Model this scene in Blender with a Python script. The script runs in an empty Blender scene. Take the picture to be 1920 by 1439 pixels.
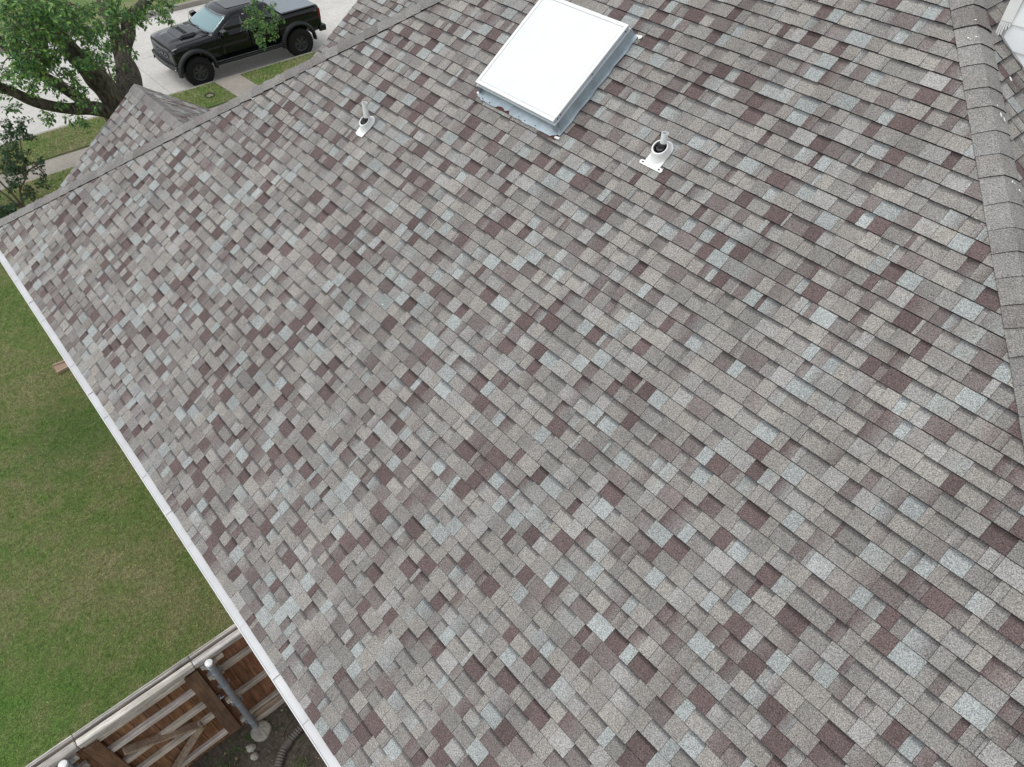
import bpy, bmesh, math, random
from mathutils import Vector, Matrix, noise
R = math.radians
SC = bpy.context.scene
COL = SC.collection

# ------------------------------------------------------------------ camera
cam_d = bpy.data.cameras.new("camera")
cam_d.sensor_width = 36.0
cam_d.lens = 36.0 * 1338.31 / 1920.0
cam_d.clip_start = 0.05
cam_d.clip_end = 3000
cam = bpy.data.objects.new("camera", cam_d)
COL.objects.link(cam)
CAM_P = Vector((13.0193, -0.1708, 9.7030))
FW = Vector((-0.513791, 0.461688, -0.723093)); RT = Vector((0.663657, 0.748012, 0.006040)); UP = Vector((-0.543671, 0.476782, 0.690725))
rot = Matrix((RT, UP, -FW)).transposed()
cam.matrix_world = Matrix.Translation(CAM_P) @ rot.to_4x4()
SC.camera = cam

# ------------------------------------------------------------------ sky, sun, exposure (bright overcast day)
SUN_EL, SUN_AZ = R(62), R(218)          # azimuth measured from +Y towards +X
world = bpy.data.worlds.new("World")
SC.world = world
world.use_nodes = True
wn = world.node_tree.nodes; wl = world.node_tree.links
wn.clear()
sky = wn.new("ShaderNodeTexSky"); sky.sky_type = 'NISHITA'; sky.sun_disc = False
sky.sun_elevation = SUN_EL; sky.sun_rotation = SUN_AZ
sky.air_density = 1.0; sky.dust_density = 1.0; sky.ozone_density = 1.0
hs = wn.new("ShaderNodeHueSaturation"); hs.inputs['Saturation'].default_value = 0.20   # cloud cover takes the blue out
bg = wn.new("ShaderNodeBackground"); bg.inputs['Strength'].default_value = 0.15
wo = wn.new("ShaderNodeOutputWorld")
wl.new(sky.outputs[0], hs.inputs['Color']); wl.new(hs.outputs[0], bg.inputs['Color']); wl.new(bg.outputs[0], wo.inputs['Surface'])
sun_d = bpy.data.lights.new("sun", 'SUN'); sun_d.energy = 0.65; sun_d.angle = R(30); sun_d.color = (1.0, 0.98, 0.945)
sun = bpy.data.objects.new("sun", sun_d); COL.objects.link(sun)
sdir = Vector((math.sin(SUN_AZ)*math.cos(SUN_EL), math.cos(SUN_AZ)*math.cos(SUN_EL), math.sin(SUN_EL)))
sun.rotation_euler = sdir.to_track_quat('Z', 'Y').to_euler()
sun.location = (0, 0, 40)
SC.view_settings.view_transform = 'Standard'; SC.view_settings.look = 'None'
SC.view_settings.gamma = 1.0; SC.view_settings.use_curve_mapping = False
SC.view_settings.exposure = 0.58
SC.render.engine = 'CYCLES'

# ------------------------------------------------------------------ helpers
def finish(o, label=None, cat=None, group=None, kind=None):
    if label: o['label'] = label
    if cat: o['category'] = cat
    if group: o['group'] = group
    if kind: o['kind'] = kind
    return o

def thing(name, loc=(0, 0, 0), rz=0.0, label=None, cat=None, group=None):
    o = bpy.data.objects.new(name, None); COL.objects.link(o)
    o.empty_display_size = 0.3
    o.location = loc; o.rotation_euler = (0, 0, rz)
    return finish(o, label, cat, group)

class MB:
    """collects vertices, faces, per-face material slots and per-corner colours"""
    def __init__(s): s.v = []; s.f = []; s.m = []; s.c = []
    def add(s, pts, faces, m=0, col=None):
        b = len(s.v); s.v.extend([tuple(p) for p in pts])
        for f in faces:
            s.f.append([b+i for i in f]); s.m.append(m)
            s.c.append([col or (1, 1, 1)] * len(f))
        return b
    def box(s, c, d, m=0, M=None, col=None):
        x, y, z = d[0]/2, d[1]/2, d[2]/2
        P = [Vector((sx*x, sy*y, sz*z)) for sz in (-1, 1) for sy in (-1, 1) for sx in (-1, 1)]
        if M is not None: P = [M @ p for p in P]
        P = [p + Vector(c) for p in P]
        s.add(P, [(0, 2, 3, 1), (4, 5, 7, 6), (0, 1, 5, 4), (1, 3, 7, 5), (3, 2, 6, 7), (2, 0, 4, 6)], m, col)
    def beam(s, a, b, w, h, up=(0, 0, 1), m=0, col=None):
        a, b = Vector(a), Vector(b); d = (b-a); L = d.length; d.normalize()
        side = d.cross(Vector(up)).normalized(); u2 = side.cross(d)
        M = Matrix((d, side, u2)).transposed()
        s.box((a+b)/2, (L, w, h), m, M, col)
    def tube(s, pts, rad, n=10, m=0, cap=True, col=None):
        pts = [Vector(p) for p in pts]
        if not isinstance(rad, (list, tuple)): rad = [rad]*len(pts)
        b = len(s.v); prev = None
        for i, p in enumerate(pts):
            t = (pts[min(i+1, len(pts)-1)] - pts[max(i-1, 0)]).normalized()
            if prev is None:
                ref = Vector((0, 0, 1)) if abs(t.z) < .9 else Vector((1, 0, 0))
                u = t.cross(ref).normalized()
            else:
                u = (prev - t*prev.dot(t)).normalized()
            prev = u; w = t.cross(u)
            for k in range(n):
                a = 2*math.pi*k/n
                s.v.append(tuple(p + (u*math.cos(a) + w*math.sin(a))*rad[i]))
        for i in range(len(pts)-1):
            for k in range(n):
                k2 = (k+1) % n
                s.f.append([b+i*n+k, b+i*n+k2, b+(i+1)*n+k2, b+(i+1)*n+k]); s.m.append(m); s.c.append([col or (1, 1, 1)]*4)
        if cap:
            s.f.append([b+k for k in range(n)][::-1]); s.m.append(m); s.c.append([col or (1, 1, 1)]*n)
            e = b+(len(pts)-1)*n
            s.f.append([e+k for k in range(n)]); s.m.append(m); s.c.append([col or (1, 1, 1)]*n)
    def lathe(s, prof, c=(0, 0, 0), M=None, n=24, m=0, cap=True):
        b = len(s.v); c = Vector(c)
        for r, z in prof:
            for k in range(n):
                a = 2*math.pi*k/n; p = Vector((r*math.cos(a), r*math.sin(a), z))
                if M is not None: p = M @ p
                s.v.append(tuple(p + c))
        for i in range(len(prof)-1):
            for k in range(n):
                k2 = (k+1) % n
                s.f.append([b+i*n+k, b+i*n+k2, b+(i+1)*n+k2, b+(i+1)*n+k]); s.m.append(m); s.c.append([(1, 1, 1)]*4)
        for e, rev in ((0, True), (len(prof)-1, False)):
            if cap and prof[e][0] > 1e-4:
                L = [b+e*n+k for k in range(n)]
                s.f.append(L[::-1] if rev else L); s.m.append(m); s.c.append([(1, 1, 1)]*n)
    def prism(s, poly, z0, z1, M=None, c=(0, 0, 0), m=0):
        n = len(poly); c = Vector(c)
        P = [Vector((x, y, z0)) for x, y in poly] + [Vector((x, y, z1)) for x, y in poly]
        if M is not None: P = [M @ p for p in P]
        P = [p + c for p in P]
        F = [list(range(n))[::-1], list(range(n, 2*n))] + [(i, (i+1) % n, n+(i+1) % n, n+i) for i in range(n)]
        s.add(P, F, m)
    def build(s, name, mats, parent=None, smooth=None, bevel=None, colour=False, off=(0, 0, 0), fixn=True):
        me = bpy.data.meshes.new(name)
        o3 = Vector(off)
        me.from_pydata([tuple(Vector(p)-o3) for p in s.v], [], s.f)
        if not isinstance(mats, (list, tuple)): mats = [mats]
        for mt in mats: me.materials.append(mt)
        me.polygons.foreach_set("material_index", s.m)
        if colour:
            ca = me.color_attributes.new("tone", 'FLOAT_COLOR', 'CORNER')
            flat = []
            for cl in s.c:
                for q in cl: flat.extend((q[0], q[1], q[2], 1.0))
            ca.data.foreach_set("color", flat)
        if fixn and not colour:
            bm = bmesh.new(); bm.from_mesh(me); bmesh.ops.recalc_face_normals(bm, faces=bm.faces); bm.to_mesh(me); bm.free()
        if smooth is not None:
            me.polygons.foreach_set("use_smooth", [True]*len(me.polygons))
            me.set_sharp_from_angle(angle=R(smooth))
        me.update()
        o = bpy.data.objects.new(name, me); COL.objects.link(o)
        if parent is not None: o.parent = parent
        if bevel:
            b = o.modifiers.new("bevel", 'BEVEL'); b.width = bevel; b.segments = 2; b.limit_method = 'ANGLE'; b.angle_limit = R(40)
        return o

def copy_tree(o, parent=None):
    c = o.copy(); COL.objects.link(c)
    if parent is not None: c.parent = parent
    for ch in list(o.children): copy_tree(ch, c)
    return c

# ------------------------------------------------------------------ materials
def mat(name, base=(.5, .5, .5), rough=.6, metal=0.0, spec=.5, coat=0.0):
    m = bpy.data.materials.new(name); m.use_nodes = True
    b = m.node_tree.nodes['Principled BSDF']
    b.inputs['Base Color'].default_value = (*base, 1); b.inputs['Roughness'].default_value = rough
    b.inputs['Metallic'].default_value = metal; b.inputs['Specular IOR Level'].default_value = spec
    b.inputs['Coat Weight'].default_value = coat
    m['bsdf'] = b.name
    return m
def nd(m, t): return m.node_tree.nodes.new(t)
def lk(m, a, b): m.node_tree.links.new(a, b)
def bs(m): return m.node_tree.nodes['Principled BSDF']
def coords(m, kind='Object', scale=(1, 1, 1), rotz=0):
    t = nd(m, 'ShaderNodeTexCoord'); mp = nd(m, 'ShaderNodeMapping')
    mp.inputs['Scale'].default_value = scale; mp.inputs['Rotation'].default_value = (0, 0, rotz)
    if kind == 'Position':
        g = nd(m, 'ShaderNodeNewGeometry'); lk(m, g.outputs['Position'], mp.inputs[0])
    else: lk(m, t.outputs[kind], mp.inputs[0])
    return mp.outputs[0]
def noise_tex(m, vec, scale, detail=3, rough=.55, dist=0):
    n = nd(m, 'ShaderNodeTexNoise'); n.inputs['Scale'].default_value = scale; n.inputs['Detail'].default_value = detail
    n.inputs['Roughness'].default_value = rough; n.inputs['Distortion'].default_value = dist
    lk(m, vec, n.inputs['Vector']); return n.outputs['Fac']
def ramp(m, fac, stops):
    r = nd(m, 'ShaderNodeValToRGB'); e = r.color_ramp.elements
    while len(e) > 1: e.remove(e[-1])
    e[0].position = stops[0][0]; e[0].color = (*stops[0][1], 1)
    for p, c in stops[1:]:
        q = e.new(p); q.color = (*c, 1)
    lk(m, fac, r.inputs[0]); return r.outputs[0]
def mixc(m, a, b, fac, mode='MIX'):
    x = nd(m, 'ShaderNodeMix'); x.data_type = 'RGBA'; x.blend_type = mode
    if isinstance(fac, (int, float)): x.inputs[0].default_value = fac
    else: lk(m, fac, x.inputs[0])
    for i, q in ((6, a), (7, b)):
        if isinstance(q, tuple): x.inputs[i].default_value = (*q, 1)
        else: lk(m, q, x.inputs[i])
    return x.outputs[2]
def bump(m, h, strength, dist):
    b = nd(m, 'ShaderNodeBump'); b.inputs['Strength'].default_value = strength; b.inputs['Distance'].default_value = dist
    lk(m, h, b.inputs['Height']); lk(m, b.outputs[0], bs(m).inputs['Normal'])
def grey(v): return (v, v, v)

def make_granules():
    m = mat('asphalt_granules', rough=.95, spec=.15)
    a = nd(m, 'ShaderNodeAttribute'); a.attribute_name = 'tone'
    p = coords(m, 'Position')
    n1 = noise_tex(m, p, 125, 2, .75)
    n2 = noise_tex(m, p, 62, 2, .6)
    n3 = noise_tex(m, p, .9, 4, .6)
    n4 = noise_tex(m, coords(m, 'Position', (1, 1, 1)), 17, 4, .65)
    f4 = ramp(m, n4, [(.28, grey(.93)), (.72, grey(1.07))])
    f1 = ramp(m, n1, [(.30, grey(.34)), (.5, grey(1.0)), (.70, grey(1.80))])
    f2 = ramp(m, n2, [(.25, grey(.92)), (.75, grey(1.08))])
    f3 = ramp(m, n3, [(.3, grey(.9)), (.7, grey(1.1))])
    c = mixc(m, a.outputs['Color'], f1, 1.0, 'MULTIPLY')
    c = mixc(m, c, f2, 1.0, 'MULTIPLY'); c = mixc(m, c, f3, 1.0, 'MULTIPLY'); c = mixc(m, c, f4, 1.0, 'MULTIPLY')
    n5 = noise_tex(m, coords(m, 'Position', (1, .08, .08)), 4.0, 1, .5)   # faint run-off streaks down the slope
    c = mixc(m, c, ramp(m, n5, [(.3, grey(.92)), (.7, grey(1.06))]), 1.0, 'MULTIPLY')
    lk(m, c, bs(m).inputs['Base Color'])
    bump(m, n1, .35, .003)
    return m
M_SHINGLE = make_granules()
M_BUTT = mat('shingle_cut_edge', (.03, .028, .027), .95, spec=.1)

def div(m):
    q = nd(m, 'ShaderNodeMath'); q.operation = 'DIVIDE'; return q
def make_grass(name, blades=False, dry=.5):
    m = mat(name, rough=.85, spec=.2)
    p = coords(m, 'Position')
    n1 = noise_tex(m, p, .55, 4, .6); n2 = noise_tex(m, p, 3.0, 4, .65); n3 = noise_tex(m, p, 45, 3, .7)
    add = nd(m, 'ShaderNodeMath'); add.operation = 'MULTIPLY_ADD'; lk(m, n2, add.inputs[0]); add.inputs[1].default_value = .5
    h = nd(m, 'ShaderNodeMath'); h.operation = 'MULTIPLY'; lk(m, n1, h.inputs[0]); h.inputs[1].default_value = .5
    lk(m, h.outputs[0], add.inputs[2])
    n4 = noise_tex(m, p, 15, 3, .7)
    g = ramp(m, add.outputs[0], [(.33, (.100, .190, .046)), (.45, (.160, .222, .072)), (.55, (.215, .236, .104)), (.66, (.275, .262, .145))])
    for ctr, rad, colr, amt in (((6.7, -3.3, 0), 1.5, (.105, .25, .040), .60), ((2.0, -.5, 0), 1.3, (.070, .165, .034), .6)):   # lusher patches of turf
        vd = nd(m, 'ShaderNodeVectorMath'); vd.operation = 'DISTANCE'; lk(m, p, vd.inputs[0]); vd.inputs[1].default_value = ctr
        dv = nd(m, 'ShaderNodeMath'); dv.operation = 'MULTIPLY_ADD'; lk(m, n2, dv.inputs[0]); dv.inputs[1].default_value = .9; lk(m, vd.outputs['Value'], dv.inputs[2])
        q_ = div(m); lk(m, dv.outputs[0], q_.inputs[0]); q_.inputs[1].default_value = rad+.6
        g = mixc(m, g, colr, ramp(m, q_.outputs[0], [(.35, grey(amt)), (1.0, grey(0))]))
    g = mixc(m, g, ramp(m, n4, [(.32, grey(.66)), (.55, grey(1.0)), (.75, grey(1.22))]), 1.0, 'MULTIPLY')
    f = ramp(m, n3, [(.3, grey(.68)), (.7, grey(1.36))])
    c = mixc(m, g, f, 1.0, 'MULTIPLY')
    if blades:
        a = nd(m, 'ShaderNodeAttribute'); a.attribute_name = 'tone'
        c = mixc(m, g, a.outputs['Color'], 1.0, 'MULTIPLY')
        bs(m).inputs['Subsurface Weight'].default_value = 0
    lk(m, c, bs(m).inputs['Base Color'])
    if not blades: bump(m, n3, .8, .03)
    return m
M_LAWN = make_grass('lawn_turf'); M_BLADE = make_grass('grass_blades', True)

def make_concrete(name, base, var=.12, scale=1.0, rough=.9, fine=90):
    m = mat(name, rough=rough, spec=.2)
    p = coords(m, 'Position')
    n1 = noise_tex(m, p, .8*scale, 5, .62); n2 = noise_tex(m, p, 9*scale, 4, .6); n3 = noise_tex(m, p, fine, 2, .6)
    lo = tuple(b*(1-var) for b in base); hi = tuple(b*(1+var) for b in base)
    c = ramp(m, n1, [(.3, lo), (.7, hi)])
    c = mixc(m, c, ramp(m, n2, [(.3, grey(.9)), (.7, grey(1.08))]), 1.0, 'MULTIPLY')
    c = mixc(m, c, ramp(m, n3, [(.3, grey(.88)), (.7, grey(1.1))]), 1.0, 'MULTIPLY')
    lk(m, c, bs(m).inputs['Base Color']); bump(m, n3, .25, .004)
    return m
M_STREET = make_concrete('street_concrete', (.60, .58, .535), .10)
M_WALK = make_concrete('walk_concrete', (.36, .325, .28), .14)
M_CURB = make_concrete('curb_concrete', (.36, .33, .29), .15)
M_FOOT = make_concrete('rough_concrete', (.46, .44, .38), .2, 6, fine=60)
M_TERRA = make_concrete('tan_cast_concrete', (.36, .245, .185), .10, 4)
M_TERRA_RIM = make_concrete('tan_cast_rim', (.46, .385, .29), .10, 4)

def make_dirt():
    m = mat('bare_dirt', rough=1, spec=.1)
    p = coords(m, 'Position')
    n1 = noise_tex(m, p, 1.8, 5, .65); n2 = noise_tex(m, p, 22, 4, .7); n3 = noise_tex(m, p, 5.0, 4, .6)
    c = ramp(m, n1, [(.35, (.085, .074, .060)), (.65, (.18, .155, .126))])
    c = mixc(m, c, ramp(m, n2, [(.3, grey(.6)), (.7, grey(1.4))]), 1.0, 'MULTIPLY')
    c = mixc(m, c, (.035, .07, .018), ramp(m, n3, [(.60, grey(0)), (.72, grey(.7))]))
    lk(m, c, bs(m).inputs['Base Color']); bump(m, n2, .9, .02)
    return m
M_DIRT = make_dirt()

def make_wood(name, lo, hi, axis, rough=.85, dark=.35, freq=26):
    m = mat(name, rough=rough, spec=.25)
    sc = [freq]*3; sc[axis] = 1.6
    p = coords(m, 'Object', tuple(sc))
    n1 = noise_tex(m, p, 1.0, 4, .6, .6); n2 = noise_tex(m, p, 3.2, 3, .6)
    p2 = coords(m, 'Object'); n3 = noise_tex(m, p2, 3.0, 4, .6)
    a = nd(m, 'ShaderNodeAttribute'); a.attribute_name = 'tone'
    c = ramp(m, n1, [(.3, lo), (.7, hi)])
    c = mixc(m, c, ramp(m, n2, [(.32, grey(1-dark)), (.6, grey(1.1))]), 1.0, 'MULTIPLY')
    c = mixc(m, c, ramp(m, n3, [(.3, grey(.72)), (.7, grey(1.2))]), 1.0, 'MULTIPLY')
    c = mixc(m, c, a.outputs['Color'], 1.0, 'MULTIPLY')
    lk(m, c, bs(m).inputs['Base Color']); bump(m, n2, .35, .004)
    return m
M_PICKET = make_wood('stained_picket', (.155, .082, .044), (.32, .175, .095), 2)
M_GATEBOARD = make_wood('dark_stained_board', (.13, .080, .050), (.23, .145, .092), 2)
M_RAIL = make_wood('weathered_rail', (.52, .45, .38), (.80, .74, .66), 1)
M_BRACE = make_wood('worn_brace', (.32, .235, .165), (.54, .43, .32), 1)
M_CAPRAIL = make_wood('silvered_wood', (.40, .365, .325), (.72, .685, .63), 1)
M_FRESH = make_wood('bare_orange_wood', (.30, .165, .075), (.46, .27, .13), 1)

def metal_var(name, base, rough, metal, sc=6, amp=.18):
    m = mat(name, base, rough, metal)
    p = coords(m, 'Position'); n = noise_tex(m, p, sc, 5, .6)
    c = ramp(m, n, [(.3, tuple(b*(1-amp) for b in base)), (.7, tuple(min(1, b*(1+amp)) for b in base))])
    lk(m, c, bs(m).inputs['Base Color']); return m
M_GALV = metal_var('galvanised_steel', (.34, .385, .42), .42, .25, 14)
M_APRON = metal_var('galvanised_flashing', (.36, .42, .46), .5, .35, 5, .22)
M_GUTTER = metal_var('white_aluminium', (.56, .565, .565), .38, 0, 3, .10)
M_LID = metal_var('white_acrylic', (.775, .785, .785), .28, 0, 2.2, .03)
M_LIDSIDE = metal_var('grey_aluminium_frame', (.56, .60, .64), .4, .3, 4, .06)
M_WHITE = metal_var('white_paint', (.80, .80, .785), .5, 0, 9, .09)
M_SIDING = metal_var('white_lap_siding', (.84, .86, .87), .55, 0, 2, .06)
M_PVC = metal_var('greyed_pvc', (.70, .72, .72), .5, 0, 9, .12)
M_RUBBER = mat('black_rubber', (.012, .012, .013), .45)
M_DARK = mat('dark_gap', (.012, .011, .010), .9)
M_RUST = metal_var('rusty_felt', (.085, .034, .022), .9, 0, 20, .4)
M_BRICK = mat('brown_brick', (.25, .15, .10), .9)
_b = nd(M_BRICK, 'ShaderNodeTexBrick'); _b.inputs['Scale'].default_value = 1.0; _b.inputs['Brick Width'].default_value = .20; _b.inputs['Row Height'].default_value = .067; _b.inputs['Mortar Size'].default_value = .006
_b.inputs['Color1'].default_value = (.26, .13, .085, 1); _b.inputs['Color2'].default_value = (.19, .10, .07, 1); _b.inputs['Mortar'].default_value = (.42, .39, .34, 1)
_g = nd(M_BRICK, 'ShaderNodeNewGeometry'); _s = nd(M_BRICK, 'ShaderNodeSeparateXYZ'); _c = nd(M_BRICK, 'ShaderNodeCombineXYZ'); _a = nd(M_BRICK, 'ShaderNodeMath')
lk(M_BRICK, _g.outputs['Position'], _s.inputs[0]); lk(M_BRICK, _s.outputs['X'], _a.inputs[0]); lk(M_BRICK, _s.outputs['Y'], _a.inputs[1]); lk(M_BRICK, _a.outputs[0], _c.inputs['X']); lk(M_BRICK, _s.outputs['Z'], _c.inputs['Y'])
lk(M_BRICK, _c.outputs[0], _b.inputs['Vector']); lk(M_BRICK, _b.outputs['Color'], bs(M_BRICK).inputs['Base Color'])
M_SCOOP = mat('grey_hood_vent', (.060, .064, .068), .5)
M_DRAIN = metal_var('brown_corrugated_plastic', (.175, .155, .140), .55, 0, 8, .15)

def make_bark():
    m = mat('oak_bark', rough=.95, spec=.1)
    p = coords(m, 'Object', (1, 1, .35)); n1 = noise_tex(m, p, 18, 5, .7, .4); n2 = noise_tex(m, p, 3, 4, .6)
    c = ramp(m, n1, [(.32, (.034, .030, .025)), (.68, (.19, .168, .138))])
    c = mixc(m, c, ramp(m, n2, [(.3, grey(.7)), (.7, grey(1.25))]), 1.0, 'MULTIPLY')
    lk(m, c, bs(m).inputs['Base Color']); bump(m, n1, 1.0, .05)
    return m
M_BARK = make_bark()
M_TWIG = mat('twig_bark', (.16, .13, .10), .9)
M_PALEBARK = metal_var('smooth_pale_bark', (.20, .155, .115), .7, 0, 14, .3)
def make_leaf(name):
    m = mat(name, rough=.38, spec=.5)
    a = nd(m, 'ShaderNodeAttribute'); a.attribute_name = 'tone'
    lk(m, a.outputs['Color'], bs(m).inputs['Base Color'])
    tr = nd(m, 'ShaderNodeBsdfTranslucent'); lk(m, a.outputs['Color'], tr.inputs['Color'])
    mx = nd(m, 'ShaderNodeMixShader'); mx.inputs[0].default_value = .28
    out = m.node_tree.nodes['Material Output']
    lk(m, bs(m).outputs[0], mx.inputs[1]); lk(m, tr.outputs[0], mx.inputs[2]); lk(m, mx.outputs[0], out.inputs['Surface'])
    return m
M_LEAF = make_leaf('leaf')
# vehicle
M_PAINT = mat('black_car_paint', (.003, .004, .006), .5, 0, .0, 1.0)
bs(M_PAINT).inputs['Coat IOR'].default_value = 1.5
M_TRIM = mat('black_plastic_trim', (.014, .015, .017), .5)
M_GRILLE = mat('gloss_grey_grille', (.06, .065, .07), .35)
M_TYRE = mat('tyre_rubber', (.018, .018, .018), .85, spec=.25)
M_RIM = mat('black_alloy', (.07, .072, .075), .35)
M_GLASS = mat('tinted_glass', (.004, .005, .006), .04, 0, .6)
M_TONNEAU = mat('grey_vinyl_cover', (.21, .24, .265), .5)
M_LETTER = mat('grey_letter', (.11, .115, .12), .4)
M_TAIL = mat('red_lens', (.20, .006, .010), .15)
M_LAMP = mat('clear_lens', (.16, .165, .17), .12)
M_LED = mat('white_lens', (.8, .8, .8), .3)
M_SHADE = mat('silver_sunshade', (.46, .56, .59), .45)
M_SKID = mat('silver_skid', (.42, .43, .44), .4, .3)
def make_pane():
    m = mat('windscreen_glass', (.6, .8, .8), .02)
    t = nd(m, 'ShaderNodeBsdfTransparent'); t.inputs['Color'].default_value = (.80, .90, .90, 1)
    g = nd(m, 'ShaderNodeBsdfGlossy'); g.inputs['Roughness'].default_value = .02
    fr = nd(m, 'ShaderNodeFresnel'); fr.inputs['IOR'].default_value = 1.5
    mx = nd(m, 'ShaderNodeMixShader'); lk(m, fr.outputs[0], mx.inputs[0]); lk(m, t.outputs[0], mx.inputs[1]); lk(m, g.outputs[0], mx.inputs[2])
    lk(m, mx.outputs[0], m.node_tree.nodes['Material Output'].inputs['Surface'])
    return m
M_PANE = make_pane()

# ------------------------------------------------------------------ the ground, street and walks
Z_ST = -0.60
prof = [(-320, -.46), (-18.46, -.46), (-18.45, -.72), (-10.78, -.72), (-10.77, -.415), (-9.03, -.33), (-9.0, -.40), (-8.02, -.36), (-8.0, -.30), (-.5, 0.0), (320, 0.0)]
ys = [-320, -40, -20, 0, 20, 40, 320]
g = MB()
P = [(x, y, z) for y in ys for x, z in prof]
n = len(prof)
g.add(P, [(j*n+i, j*n+i+1, (j+1)*n+i+1, (j+1)*n+i) for j in range(len(ys)-1) for i in range(n-1)])
finish(g.build('ground', M_LAWN), kind='structure')
def zg(x):
    for (x0, z0), (x1, z1) in zip(prof, prof[1:]):
        if x0 <= x <= x1: return z0+(z1-z0)*(x-x0)/(x1-x0)
    return 0
def strip_sheet(name, m, x0, x1, z0, z1, y0, y1, joints, gap=.012, jm=None, cross=None):
    b = MB(); ya = y0
    for j in list(joints)+[y1]:
        xs = [x0] + (cross or []) + [x1]
        for xa, xb in zip(xs, xs[1:]):
            za = z0+(z1-z0)*(xa-x0)/(x1-x0); zb = z0+(z1-z0)*(xb-x0)/(x1-x0)
            h = .10
            b.box(((xa+xb)/2, (ya+j)/2, (za+zb)/2-h/2), (xb-xa-gap, j-ya-gap, h), M=None)
            for i in range(8):   # slope the slab with the ground
                v = b.v[-8+i]; t = (v[0]-x0)/(x1-x0); zz = z0+(z1-z0)*t
                b.v[-8+i] = (v[0], v[1], zz if v[2] > (za+zb)/2-h/2 else zz-h)
        ya = j
    return finish(b.build(name, m), kind='structure')
strip_sheet('street', M_STREET, -18.3, -10.90, Z_ST, Z_ST, -120, 120, [6.72+5.0*k for k in range(-20, 22)], cross=[-14.6])
strip_sheet('sidewalk', M_WALK, -8.99, -8.03, -.365, -.335, -60, 60, [1.95+1.5*k for k in range(-24, 30)])
b = MB()
for k in range(-20, 22):
    y0, y1 = 6.72+5*(k-1)+.006, 6.72+5*k-.006
    b.box((-10.84, (y0+y1)/2, -.565), (.135, y1-y0, .30))
finish(b.build('kerb', M_CURB, bevel=.025), kind='structure')
b = MB()
for k in range(-20, 22):
    y0, y1 = 6.72+5*(k-1)+.006, 6.72+5*k-.006
    b.box((-18.39, (y0+y1)/2, -.575), (.17, y1-y0, .30))
finish(b.build('far_kerb', M_CURB, bevel=.03), kind='structure')
b = MB()
P = [(-10.76, 8.02, -.402), (-9.04, 8.02, -.318), (-9.04, 8.90, -.318), (-10.76, 8.90, -.402)]
b.add(P + [(x, y, z-.09) for x, y, z in P], [(0, 1, 2, 3), (4, 7, 6, 5), (0, 4, 5, 1), (1, 5, 6, 2), (2, 6, 7, 3), (3, 7, 4, 0)])
finish(b.build('carriage_walk', M_WALK), kind='structure')
# bare soil behind the fence
b = MB()
P = [(8.345, .44), (8.345, -.9), (8.345, -4), (8.345, -7), (24, -7), (24, .44)]
b.add([(x, y, .004) for x, y in P], [tuple(range(6))])
finish(b.build('bare_ground', M_DIRT), kind='structure')
# planting soil strip under the eave
b = MB()
P = [(-.1, .44)] + [(x*.25, .03 - .10*noise.noise((x*.7, 3, 1)) - .10*math.exp(-((x*.25-2.6)/.9)**2)) for x in range(0, 33)] + [(8.1, .44)]
b.add([(x, y, .004) for x, y in P], [tuple(range(len(P)))])
finish(b.build('soil_bed', M_DIRT), kind='structure')

# grass blades (uncountable)
def blades(name, quads, dens, hmin, hmax, w, seed):
    rnd = random.Random(seed); v = []; f = []; c = []
    for (x0, y0, x1, y1) in quads:
        for _ in range(int((x1-x0)*(y1-y0)*dens)):
            x, y = rnd.uniform(x0, x1), rnd.uniform(y0, y1); z = zg(x)
            h = rnd.uniform(hmin, hmax); a = rnd.uniform(0, 6.283); ln = rnd.uniform(.4, 1.1)*h
            dx, dy = math.cos(a), math.sin(a); px, py = -dy*w/2, dx*w/2
            k = len(v)
            v += [(x-px, y-py, z-.004), (x+px, y+py, z-.004), (x+dx*ln*.45+px*.8, y+dy*ln*.45+py*.8, z+h*.7), (x+dx*ln*.45-px*.8, y+dy*ln*.45-py*.8, z+h*.7), (x+dx*ln, y+dy*ln, z+h*.85)]
            f += [(k, k+1, k+2, k+3), (k+3, k+2, k+4)]
            t = rnd.uniform(.95, 2.15); s = rnd.random()
            cc = (t*1.25, t*1.05, t*1.1) if s < .22 else (t, t*1.05, t*.9)
            if s > .965: cc = (t*2.2, t*1.55, t*2.0)
            c.append(cc)
    me = bpy.data.meshes.new(name); me.from_pydata(v, [], f); me.materials.append(M_BLADE)
    ca = me.color_attributes.new('tone', 'FLOAT_COLOR', 'CORNER'); flat = []
    for cc in c: flat += [cc[0], cc[1], cc[2], 1.0]*7
    ca.data.foreach_set('color', flat)
    o = bpy.data.objects.new(name, me); COL.objects.link(o)
    return o
q = []
for i in range(60):
    x = -4.2 + i*.23
    if x+.23 > 8.34: break
    lo_ = -.1-(x+4.2)*.272-.65
    q.append((x, lo_, x+.23, .05+.04*math.sin(i*1.7)))
finish(blades('lawn_grass', q, 6500, .010, .028, .0055, 5), 'short green and straw coloured lawn grass beside the long gutter', 'grass', kind='stuff')
finish(blades('kerbside_grass', [(-10.74, .5, -9.06, 8.0), (-10.74, 8.92, -9.06, 13.5)], 900, .03, .06, .012, 6), 'green grass strip between the sidewalk and the street kerb', 'grass', kind='stuff')
finish(blades('front_yard_grass', [(-7.98, -.5, -4.2, 3.4)], 900, .03, .06, .012, 7), 'bright green front yard grass below the small tree', 'grass', kind='stuff')

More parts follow.
